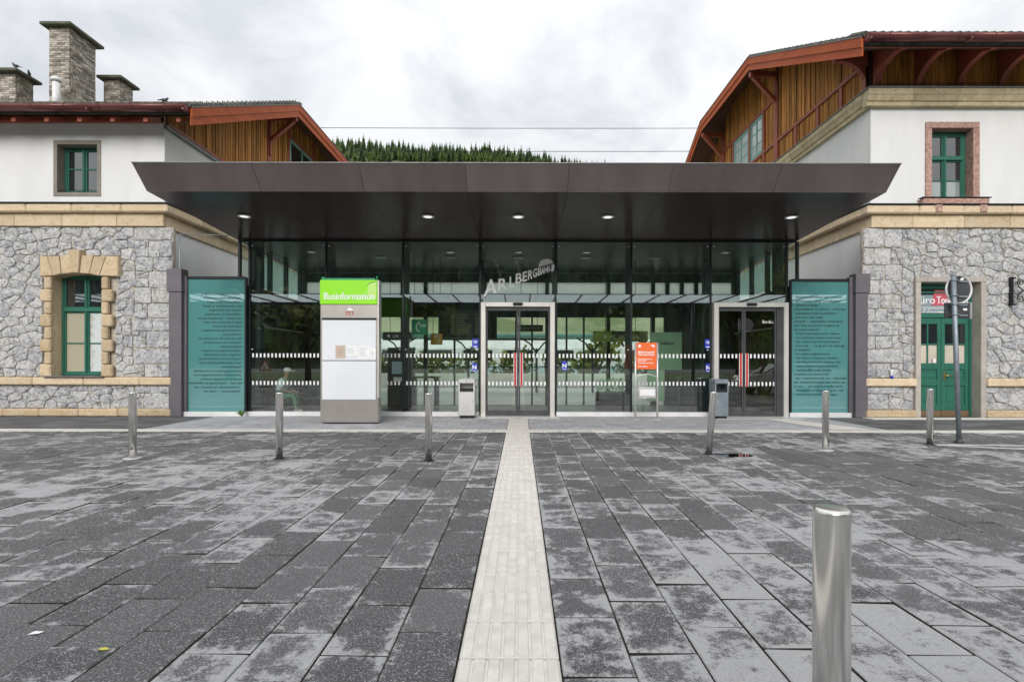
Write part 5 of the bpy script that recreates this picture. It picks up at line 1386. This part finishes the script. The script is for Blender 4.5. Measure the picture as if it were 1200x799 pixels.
# ------------------------------------------------------------------ inside the hall
def hanging(name, label, cat, px, py, w, h, Y, base, build):
    c = P(px, py, Y); t = thing(name, label, cat, (c.x, Y, c.z))
    part('plate', MB().box(c.x - w / 2, c.x + w / 2, Y, Y + .03, c.z - h / 2, c.z + h / 2, .006), base, t)
    build(t, c, Y)
    return t
def rods(t, c, Y, w, h):
    part('hanger', MB().tube([(c.x - w * .3, Y + .015, c.z + h / 2), (c.x - w * .3, Y + .015, zs(Y))], .008, 6).tube([(c.x + w * .3, Y + .015, c.z + h / 2), (c.x + w * .3, Y + .015, zs(Y))], .008, 6), 'black_metal', t)
def b_phone(t, c, Y):
    q = MB(); y = Y - .004
    o = arc(c.x + .06, c.z + .0, .16, 110, 250, 10); n_ = arc(c.x + .09, c.z, .155, 250, 110, 10)
    for i in range(10): q.prism([o[i], o[i + 1], n_[9 - i], n_[10 - i]], 'y', y, y + .003)
    q.box(c.x - .03, c.x + .02, y, y + .003, c.z + .09, c.z + .15); q.box(c.x - .03, c.x + .02, y, y + .003, c.z - .15, c.z - .09)
    put_text(q, 'SOS', c.x + .03, c.z + .01, y + .002, .10, bold=.004); part('pictogram', q, 'white', t); rods(t, c, Y, .45, .45)
hanging('phone_sign', 'square green telephone sign with white handset hanging inside the glass', 'sign', 491, 383.5, .45, .45, 15.2, 'phone_green', b_phone)
def b_yel(t, c, Y):
    q = MB(); y = Y - .004; o = arc(c.x, c.z - .03, .11, -100, 80, 10); n_ = arc(c.x, c.z - .03, .08, 80, -100, 10)
    for i in range(10): q.prism([o[i], o[i + 1], n_[9 - i], n_[10 - i]], 'y', y, y + .003)
    q.box(c.x - .07, c.x + .07, y, y + .003, c.z + .05, c.z + .13); part('pictogram', q, 'beige_paper', t); rods(t, c, Y, .36, .33)
hanging('pictogram_sign', 'small amber sign hanging inside left of the departure board', 'sign', 511.5, 397.5, .36, .34, 16.0, 'yellow', b_yel)
def b_dep(t, c, Y):
    q = MB(); rr = random.Random(3)
    for i in range(10):
        z = c.z + .30 - i * .068
        for a, b in ((-.55, -.42), (-.36, -.36 + rr.uniform(.25, .5)), (.25, .25 + rr.uniform(.1, .2)), (.52, .62)): q.box(c.x + a, c.x + b, Y - .003, Y - .001, z, z + .03)
    part('row_text', q, 'board_text', t)
    part('frame', MB().box(c.x - .95, c.x + .95, Y - .02, Y + .05, c.z + .44, c.z + .48).box(c.x - .95, c.x + .95, Y - .02, Y + .05, c.z - .48, c.z - .44).box(c.x - .95, c.x - .91, Y - .02, Y + .05, c.z - .44, c.z + .44).box(c.x + .91, c.x + .95, Y - .02, Y + .05, c.z - .44, c.z + .44), 'sign_back', t)
    rods(t, c, Y, 1.8, .95)
hanging('departure_board', 'dark framed departure board with rows of pale text inside', 'board', 548, 380, 1.82, .88, 16.9, 'board', b_dep)
def b_way(t, c, Y):
    q = MB(); put_text(q, 'BAHNSTEIGE', c.x, c.z - .05, Y - .003, .14, 'c', fit=.72); part('lettering', q, 'board_text', t); rods(t, c, Y, .9, .2)
hanging('direction_sign', 'black direction sign hanging behind the middle sliding doors', 'sign', 620, 384.5, .92, .22, 17.2, 'board', b_way)
def b_bar(t, c, Y):
    q = MB(); q.prism([(c.x - .55, c.z), (c.x - .45, c.z + .06), (c.x - .45, c.z - .06)], 'y', Y - .004, Y - .001); put_text(q, 'WC   Lift   Ausgang', c.x - .36, c.z - .05, Y - .003, .14, fit=.95); part('lettering', q, 'beige_paper', t); rods(t, c, Y, 1.6, .3)
hanging('direction_sign', 'long dark brown direction sign hanging inside behind the orange notice', 'sign', 727, 394, 1.75, .34, 16.6, 'foliage_paint', b_bar)
def b_left(t, c, Y):
    q = MB(); q.prism([(c.x - .35, c.z), (c.x - .25, c.z + .05), (c.x - .25, c.z - .05)], 'y', Y - .004, Y - .001); put_text(q, 'Lift', c.x - .15, c.z - .05, Y - .003, .14); part('lettering', q, 'white', t); rods(t, c, Y, .8, .2)
hanging('direction_sign', 'black lift sign hanging inside between totem and phone sign', 'sign', 466, 394, .95, .26, 16.4, 'board', b_left)
ps = thing('poster_column', 'pale green poster column standing inside behind the orange notice', 'poster', (4.55, 16.6, 0))
part('panel', MB().box(4.15, 5.15, 16.6, 16.66, 1.25, 2.45, .01), 'green_paper', ps); part('panel_lower', MB().box(4.05, 4.6, 16.6, 16.66, .25, 1.24, .01), 'green_paper', ps)
q = MB(); put_text(q, 'Seilbahn', 4.45, 2.05, 16.596, .14, bold=.004); part('lettering', q, 'ink', ps); part('post', BX(4.3, 4.36, 16.66, 16.72, 0, 2.4), 'black_metal', ps)
def high_table(label, x, y):
    t = thing('high_table', label, 'table', (x, y, 0))
    part('top', MB().box(x - .42, x + .42, y - .3, y + .3, 1.0, 1.05, .01), 'board', t)
    for d in (-.34, .34): part('leg', MB().box(x + d - .07, x + d + .07, y - .1, y + .1, .0, 1.0), 'board', t)
high_table('black high table inside the hall right of the orange notice', 5.15, 15.6)
high_table('black high table inside the hall left of the middle doors', -2.9, 15.9)
pl = thing('planter', 'planter of pale green plants inside right of the middle doors', 'planter', (2.9, 16.5, 0))
part('trough', MB().box(2.4, 3.5, 16.35, 16.7, .0, .55, .02), 'rubber', pl)
wm = MB(); wr2 = random.Random(9)
for i in range(420):
    x, y, z = wr2.uniform(2.4, 3.5), wr2.uniform(16.35, 16.7), .52 + wr2.random() ** 1.3 * .45; d = wr2.uniform(.02, .05); a = wr2.uniform(0, 6.28)
    wm.add([(x, y, z), (x + d * math.cos(a), y + d * math.sin(a), z + d), (x + 1.6 * d * math.cos(a), y + d * math.sin(a) * 1.6, z), (x, y, z - d)], [(0, 1, 2, 3)])
part('foliage', wm, 'green_paper', pl)
tm = thing('ticket_machine', 'dark ticket machine with blue-white screen inside left of the middle doors', 'machine', (-3.9, 16.8, 0))
part('cabinet', MB().box(-4.3, -3.5, 16.8, 17.3, 0, 1.95, .03), 'board', tm); part('screen', MB().box(-4.15, -3.65, 16.785, 16.8, 1.1, 1.5, .01), 'train_blue', tm); part('keypad', MB().box(-4.1, -3.8, 16.78, 16.8, .85, 1.0, .005), 'steel_light', tm)  # screen in flat pale blue

def skin_chain(name, joints, edges, m, parent, sub=1):
    me = bpy.data.meshes.new(name); me.from_pydata([j[:3] for j in joints], edges, []); me.materials.append(M[m])
    o = bpy.data.objects.new(name, me); COL.objects.link(o); o.parent = parent
    md = o.modifiers.new('skin', 'SKIN'); md.use_smooth_shade = True
    for i, j in enumerate(joints): me.skin_vertices[0].data[i].radius = (j[3], j[3] if len(j) < 5 else j[4])
    me.skin_vertices[0].data[0].use_root = True
    if sub: s = o.modifiers.new('sub', 'SUBSURF'); s.levels = sub; s.render_levels = sub
    return o
pe = thing('person', 'seated person in white cap, pale blue shirt and green trousers leaning forward inside the glass', 'person', (-6.98, 15.15, 0))
J_ = [(0, 0, .50, .13, .15), (.02, 0, .68, .125, .16), (.08, 0, .88, .12, .17), (.13, 0, .99, .065, .09), (.165, 0, 1.06, .052), (.185, 0, 1.13, .075), (.20, 0, 1.215, .088), (.195, 0, 1.28, .070),
      (.10, -.19, .93, .058), (.16, -.25, .68, .043), (.40, -.17, .60, .032), (.46, -.15, .585, .034, .018),
      (.10, .19, .93, .058), (.16, .25, .68, .043), (.40, .17, .60, .032), (.46, .15, .585, .034, .018),
      (.06, -.10, .48, .085), (.46, -.14, .50, .065), (.52, -.14, .10, .043), (.64, -.15, .05, .035),
      (.06, .10, .48, .085), (.44, .15, .50, .065), (.42, .15, .10, .043), (.54, .16, .05, .035)]
E_ = [(0, 1), (1, 2), (2, 3), (3, 4), (4, 5), (5, 6), (6, 7), (2, 8), (8, 9), (9, 10), (10, 11), (2, 12), (12, 13), (13, 14), (14, 15), (0, 16), (16, 17), (17, 18), (18, 19), (0, 20), (20, 21), (21, 22), (22, 23)]
for h, sy in ((11, 1), (15, -1)):
    hx, hy, hz = J_[h][:3]
    for k, (oy, ln) in enumerate(((-.027, .06), (-.009, .075), (.009, .072), (.026, .052))):
        J_.append((hx + .035, hy + oy, hz - .006, .0095)); a = len(J_) - 1; J_.append((hx + .035 + ln * .6, hy + oy * 1.1, hz - .02, .0085)); J_.append((hx + .03 + ln, hy + oy * 1.1, hz - .05, .007)); E_ += [(h, a), (a, a + 1), (a + 1, a + 2)]
    J_.append((hx + .005, hy + .04 * sy, hz - .005, .010)); a = len(J_) - 1; J_.append((hx + .05, hy + .055 * sy, hz - .02, .008)); E_ += [(h, a), (a, a + 1)]
J_.append((.285, 0, 1.20, .018)); E_.append((6, len(J_) - 1))
for sy in (-1, 1): J_.append((.19, .088 * sy, 1.205, .018)); E_.append((6, len(J_) - 1))
body = skin_chain('body', J_, E_, 'skin', pe)
skin_chain('shirt', [(.0, 0, .54, .150, .17), (.02, 0, .70, .145, .18), (.08, 0, .89, .135, .185), (.12, 0, .985, .075, .12), (.10, -.195, .935, .075), (.15, -.245, .72, .066), (.10, .195, .935, .075), (.15, .245, .72, .066)], [(0, 1), (1, 2), (2, 3), (2, 4), (4, 5), (2, 6), (6, 7)], 'shirt', pe)
skin_chain('trousers', [(-.01, 0, .50, .145, .17), (.07, -.10, .485, .10), (.46, -.14, .505, .077), (.52, -.14, .13, .062), (.07, .10, .485, .10), (.44, .15, .505, .077), (.42, .15, .13, .062)], [(0, 1), (1, 2), (2, 3), (0, 4), (4, 5), (5, 6)], 'trousers', pe)
for yy, xx in ((-.145, .56), (.155, .46)):
    s_ = MB().ball((xx, yy, .05), .1, 12, 8, 1.35, .48, .5); part('shoe', s_, 'cap', pe, local=True)
cp = MB().ball((.195, 0, 1.245), .104, 14, 8, 1.05, .92, .72)
cp.hexa([(.27, -.075, 1.235), (.40, -.05, 1.205), (.40, .05, 1.205), (.27, .075, 1.235)], [(.27, -.075, 1.25), (.40, -.05, 1.215), (.40, .05, 1.215), (.27, .075, 1.25)])
part('cap', cp, 'cap', pe, local=True)
fc = MB()
for sy in (-1, 1): fc.ball((.278, .032 * sy, 1.222), .011, 8, 6)
fc.tube([(.268, -.025, 1.145), (.276, 0, 1.143), (.268, .025, 1.145)], .006, 6)
part('eyes_and_mouth', fc, 'rubber', pe, local=True)
bn = thing('bench', 'dark slim waiting bench along the left wall inside the hall', 'bench', (-7.0, 15.9, 0))
part('seat', MB().box(-7.26, -6.82, 14.9, 17.4, .36, .40, .01), 'dark_steel', bn)
for y in (15.0, 16.2, 17.3): part('leg', MB().box(-7.18, -6.9, y - .03, y + .03, .004, .36), 'dark_steel', bn)

# ------------------------------------------------------------------ railway side, hill and forest behind the hall
plat = struct('platform', MB().box(-60, 60, 18.3, 31.0, -.10, -.02), 'concrete')
pwl = part('low_wall', MB().box(-60, 60, 31.2, 31.5, -.11, .85, .02), 'concrete'); tag(pwl, 'long low pale concrete wall beyond the platform seen through the hall', 'wall')
tg = MB(); tg.add([(-300, 31.6, -.09), (300, 31.6, -.09), (300, 64, -.09), (-300, 64, -.09)], [(0, 1, 2, 3)]); struct('trackside', tg, 'grass')
shl = thing('platform_shelter', 'pale teal platform shelter roof on slim posts seen through the hall', 'shelter', (0, 26, 0))
part('roof', MB().box(-7, 4.2, 24.5, 27.5, 2.72, 2.86, .03), 'teal_paint', shl)
for x in (-6, -2.6, .8, 3.6):
    part('post', MB().tube([(x, 26, -.02), (x, 26, 2.2)], .06, 8), 'black_metal', shl)
    for s in (-1, 1): part('brace', MB().tube([(x, 26, 2.0), (x + s * .35, 26, 2.45), (x + s * .8, 26, 2.72)], .04, 6), 'black_metal', shl)
trn = thing('train', 'white and pale blue passenger train standing beyond the platform', 'train', (-6, 52, 0))
q = MB(); prof = [(50.2, .2), (50.0, .9), (50.0, 2.9), (50.5, 3.6), (51.2, 3.85), (52.8, 3.85), (53.2, 3.6), (53.2, .2)]
q.prism(prof, 'x', -26, 22); part('body', q, 'train_white', trn)
part('band', BX(-25.9, 21.9, 49.96, 50.0, .5, 1.25), 'train_blue', trn)
for i in range(12): part('window', BX(-25 + i * 3.9, -22.2 + i * 3.9, 49.95, 50.0, 1.7, 2.75, .02), 'window', trn)
part('bogie', MB().box(-24, 20, 50.3, 53.1, -.08, .2), 'rubber', trn)
tq = MB(); put_text(tq, 'ALPENBAHN', -2, 1.2, 49.94, 1.2); 

hr = random.Random(4)
def ridge(x): return 162 - max(0, x + 25) * .165 - max(0, -150 - x) * .1
def hill_z(x, y):
    k = (y - 64) / (400 - 64)
    if k <= 0: return -.1
    wob = math.sin(x * .021 + y * .013) * 5 + math.sin(x * .05 - y * .031 + 1) * 2.5
    return ridge(x) * min(k, 1) ** 1.05 - .1 + wob * min(k, 1) * min(1, k * 2) * .5 - max(0, y - 400) * .12
hm = MB(); xs = [-700 + 20 * i for i in range(71)]; ys = [64 + 12 * i for i in range(46)]
hm.add([(x, y, hill_z(x, y)) for y in ys for x in xs], [(j * 71 + i, j * 71 + i + 1, (j + 1) * 71 + i + 1, (j + 1) * 71 + i) for j in range(45) for i in range(70)], True)
struct('hill', hm, 'meadow')
def conifer_mesh(seed, h, w, m):
    r = random.Random(seed); q = MB(); q.cur = 1; q.tube([(0, 0, 0), (0, 0, h * .5), (0, 0, h * .97)], [.22, .14, .03], 6); q.cur = 0
    n = 17
    for t in range(n):
        f = t / (n - 1); z = h * (.12 + .86 * f); rad = w * (1 - f) ** .85 + .12
        k = 9 if f < .7 else 6
        for i in range(k):
            a = 2 * math.pi * (i + r.random()) / k; l = rad * r.uniform(.6, 1.12); wd = l * r.uniform(.30, .48) + .1; dr = l * r.uniform(.25, .5)
            ca_, sa_ = math.cos(a), math.sin(a)
            q.add([(0, 0, z + .25), (ca_ * l * .55 - sa_ * wd, sa_ * l * .55 + ca_ * wd, z - dr * .45), (ca_ * l, sa_ * l, z - dr), (ca_ * l * .55 + sa_ * wd, sa_ * l * .55 - ca_ * wd, z - dr * .5)], [(0, 1, 2), (0, 2, 3)])
    return q.mesh('conifer', [m, 'bark'])
def leafy_mesh(seed, h, w, m, n=420, size=.6):
    r = random.Random(seed); q = MB(); q.cur = 1
    q.tube([(0, 0, 0), (.1, 0, h * .3), (0, .1, h * .7)], [w * .09, w * .07, w * .03], 7)
    clumps = [(r.uniform(-.7, .7) * w, r.uniform(-.7, .7) * w, h * r.uniform(.35, .92), w * r.uniform(.3, .55)) for _ in range(15)]
    for cx_, cy_, cz_, cr in clumps[:8]: q.tube([(0, 0, h * .28), (cx_ * .5, cy_ * .5, (cz_ + h * .28) / 2), (cx_, cy_, cz_)], [w * .04, w * .025, w * .01], 5)
    q.cur = 0
    for i in range(n):
        cx_, cy_, cz_, cr = r.choice(clumps)
        d = Vector((r.gauss(0, 1), r.gauss(0, 1), r.gauss(0, .8))).normalized() * cr * r.uniform(.55, 1.05)
        c = Vector((cx_, cy_, cz_)) + d; a = Vector((r.gauss(0, 1), r.gauss(0, 1), r.gauss(0, 1))).normalized(); b = a.orthogonal().normalized(); s = size * r.uniform(.6, 1.2)
        q.add([c - a * s, c + b * s * .5, c + a * s, c - b * s * .5], [(0, 1, 2, 3)])
    return q.mesh('leafy', [m, 'bark'])
con = [conifer_mesh(i, 12 + i % 3 * 1.5, 3.4 + .5 * (i % 2), 'conifer') for i in range(5)]
lar = [conifer_mesh(20 + i, 10.5, 3.7, 'conifer_light') for i in range(3)]
def put_tree(me, name, label, grp, x, y, z, s, cat='tree'):
    o = bpy.data.objects.new(name, me); COL.objects.link(o); o.location = (x, y, z); o.scale = (s, s, s * hr.uniform(.9, 1.15)); o.rotation_euler = (0, 0, hr.uniform(0, 6.28))
    return tag(o, label, cat, grp)
for row, (yy_, lo_) in enumerate(((398, 0), (387, -2), (374, -4), (360, -5), (345, -6))):
    x = -156.0
    while x < (66 if row < 4 else -85):
        s = hr.uniform(.62, 1.0)
        yv = yy_ + hr.uniform(-6, 6)
        if row >= 2 and hr.random() < .6 or row == 1 and hr.random() < .2:
            put_tree(hr.choice(lar), 'larch_tree', 'light green larch among the dark conifers on the ridge', 'larches on the ridge', x, yv, hill_z(x, yv) - .5, s * hr.uniform(.7, .95))
        else:
            put_tree(hr.choice(con), 'conifer_tree', 'dark conifer standing on the wooded ridge above the canopy', 'conifers on the ridge', x, yv, hill_z(x, yv) - .5, s)
        x += hr.uniform(1.9, 3.6)
# lower wood on the hill, seen only as one mass through the hall
fw = MB(); bush = [leafy_mesh(40 + i, 2.6, 1.5, 'leaf', 260, .26) for i in range(3)]
for i, bx_ in enumerate((-9.5, -7.6, -5.9, -3.4, -.4, 2.4, 4.9, 7.0, 9.3)):
    o = put_tree(bush[i % 3], 'shrub', 'leafy green shrub behind the low pale wall beyond the platform', 'shrubs behind the platform wall', bx_, 33.2 + (i % 3) * .8, -.1, hr.uniform(.7, 1.25), 'shrub')
base_ = conifer_mesh(77, 12, 2.6, 'conifer')
bv = [tuple(v.co) for v in base_.vertices]; bf = [list(p.vertices) for p in base_.polygons]
for i in range(150):
    x, y = hr.uniform(-60, 70), hr.uniform(95, 200); s = hr.uniform(.5, 1.0); z = hill_z(x, y)
    fw.add([(x + a * s, y + b * s, z + c * s) for a, b, c in bv[42:]], [[k - 42 for k in f] for f in bf if min(f) >= 42])
part('hillside_wood', fw, 'conifer', kind='stuff')

# ------------------------------------------------------------------ what stands behind the camera (it shows in the glass)
mt = MB(); mr_ = random.Random(12)
xs = [-900 + 30 * i for i in range(61)]; ys = [-130 - 18 * i for i in range(24)]
def mz(x, y):
    k = (-130 - y) / 410
    return -1 + 138 * k ** .9 + math.sin(x * .013 + y * .02) * 9 * k + math.sin(x * .035 + 2) * 5 * k
mt.add([(x, y, mz(x, y)) for y in ys for x in xs], [(j * 61 + i, (j + 1) * 61 + i, (j + 1) * 61 + i + 1, j * 61 + i + 1) for j in range(23) for i in range(60)], True)
struct('mountain', mt, 'mountain')
ff = MB(); cm_ = MB(); 
for i in range(2600):
    y = -135 - 300 * mr_.random() ** 1.2; x = mr_.uniform(-1, 1) * (-y * 1.2 + 60); z = mz(x, y); h = mr_.uniform(9, 17); w_ = h * mr_.uniform(.16, .24)
    n = 6; a0 = mr_.uniform(0, 6)
    ff.add([(x + w_ * math.cos(a0 + k * 1.047) * mr_.uniform(.7, 1.2), y + w_ * math.sin(a0 + k * 1.047), z + h * .12) for k in range(n)] + [(x, y, z + h)], [(k, (k + 1) % n, n) for k in range(n)])
part('mountain_forest', ff, 'conifer_far', kind='stuff')
verge = MB(); verge.add([(-120, -60, -.08), (120, -60, -.08), (120, -13, -.08), (-120, -13, -.08)], [(0, 1, 2, 3)]); struct('verge', verge, 'grass')
lf_ = [leafy_mesh(i, 9, 3.2, 'leaf') for i in range(3)]
spots = [('broad tree with yellow green leaves behind the square, left of the shelter', -19, -18, 1.0), ('bushy roadside tree behind the square near the left end', -27, -20, 1.15), ('spreading roadside tree behind the square near the right end', 19, -17, 1.0),
         ('tall roadside tree behind the square beyond the silver car', 26, -20, 1.2), ('slim roadside tree behind the shelter, left of centre', -9, -24, .9), ('slim roadside tree behind the shelter, right of centre', 9, -23, .85)]
for lb_, x, y, s in spots: put_tree(hr.choice(lf_), 'roadside_tree', lb_, None, x, y, -.1, s)
bs = thing('bus_shelter', 'long bus shelter with a pale glass roof behind the square', 'shelter', (0, -5.6, 0))
YS0, YS1, ZS0, ZS1 = -3.4, -7.9, 5.69, 5.69
for i in range(26):
    x = -41 + i * 3.2
    part('roof_pane', BX(x + .03, x + 3.17, YS1, YS0, 5.72, 5.745), 'shelter_roof', bs)
for i in range(51):
    x = -41 + i * 1.6
    q = MB(); q.hexa([(x - .03, YS1, 5.60), (x + .03, YS1, 5.60), (x + .03, YS0, 5.66), (x - .03, YS0, 5.66)], [(x - .03, YS1, 5.715), (x + .03, YS1, 5.715), (x + .03, YS0, 5.715), (x - .03, YS0, 5.715)]); part('roof_rib', q, 'black_metal', bs)
part('edge_beam', MB().box(-41, 41, YS1 - .12, YS1, 5.55, 5.75).box(-41, 41, YS0, YS0 + .06, 5.68, 5.75), 'black_metal', bs)
for x in (-36, -24, -12, 12, 24, 36): part('post', MB().tube([(x, YS1 + .3, -.1), (x, YS1 + .3, 5.6)], .11, 10), 'dark_steel', bs)
car = thing('parked_car', 'silver estate car parked behind the square to the right', 'car', (12.7, 3.4, 0))
def build_car(t):
    side = [(-2.15, .35), (-2.2, .62), (-2.05, .88), (-1.2, 1.0), (1.95, 1.02), (2.15, .75), (2.15, .35)]
    q = MB(); q.prism(side, 'y', -.88, .88); part('body', q, 'car_paint', t, local=True)
    top = [(-1.25, 1.0), (-.45, 1.46), (1.55, 1.48), (2.0, 1.02)]
    q = MB(); q.hexa([(-1.25, -.82, 1.0), (2.0, -.82, 1.0), (2.0, .82, 1.0), (-1.25, .82, 1.0)], [(-.45, -.66, 1.47), (1.6, -.66, 1.49), (1.6, .66, 1.49), (-.45, .66, 1.47)]); part('cabin', q, 'car_paint', t, local=True)
    for s in (-1, 1):
        for a, b in ((-1.0, .1), (.18, 1.05), (1.12, 1.75)):
            q = MB(); fz = lambda z: s * (.825 - (z - 1.0) * .34 + .006)
            q.add([(a, fz(1.05), 1.05), (b, fz(1.05), 1.05), (min(b, 1.62), fz(1.40), 1.40), (max(a + .0, -.45), fz(1.40), 1.40)], [(0, 1, 2, 3)]); part('side_window', q, 'window', t, local=True)
        for x in (-1.35, 1.35):
            q = MB(); q.lathe([(.30, -.11), (.33, -.08), (.33, .08), (.30, .11)], 20); q.v = [(x + p[0], s * .80 + p[2], .33 + p[1]) for p in q.v]; wl_ = part('wheel', q, 'rubber', t, local=True)
            q = MB(); q.lathe([(.21, -.01), (.2, .01), (.05, .02)], 10); q.v = [(x + p[0], s * (.915) + p[2], .33 + p[1]) for p in q.v]; part('rim', q, 'galv', wl_, local=True)
    q = MB(); q.add([(-1.29, -.7, 1.02), (-1.29, .7, 1.02), (-.5, .6, 1.445), (-.5, -.6, 1.445)], [(0, 1, 2, 3)]); q.v = [(p[0] - .02, p[1], p[2] + .02) for p in q.v]; part('windscreen', q, 'window', t, local=True)
    for s in (-1, 1): part('headlight', MB().box(-2.19, -2.0, s * .80, s * .55, .62, .78, .02), 'steel_light', t, local=True)
    for s in (-1, 1): part('mirror', MB().box(-.85, -.7, s * .86, s * 1.03, 1.02, 1.16, .03), 'car_paint', t, local=True)
build_car(car)
tsn = thing('warning_sign', 'triangular red and white roadworks warning sign behind the square', 'road sign', (-16.2, -4.4, 0))
q = MB(); q.cur = 0; tri = lambda r, z: [(-16.2 + r * math.cos(R(a)), z + r * math.sin(R(a))) for a in (90, 210, 330)]
q.prism(tri(.48, 1.2), 'y', -4.4, -4.38); q.cur = 1; q.prism(tri(.34, 1.2), 'y', -4.379, -4.375)
q.cur = 2; q.tube([(-16.2, -4.37, 1.32), (-16.24, -4.37, 1.18), (-16.3, -4.37, 1.06)], .025, 6); q.tube([(-16.24, -4.37, 1.18), (-16.12, -4.37, 1.06)], .022, 6)
part('plate', q, ['red', 'white', 'rubber'], tsn); part('pole', MB().tube([(-16.2, -4.41, -.1), (-16.2, -4.41, 1.0)], .03, 8), 'galv', tsn)
part('foot', MB().box(-16.5, -15.9, -4.6, -4.2, -.11, -.02), 'rubber', tsn)
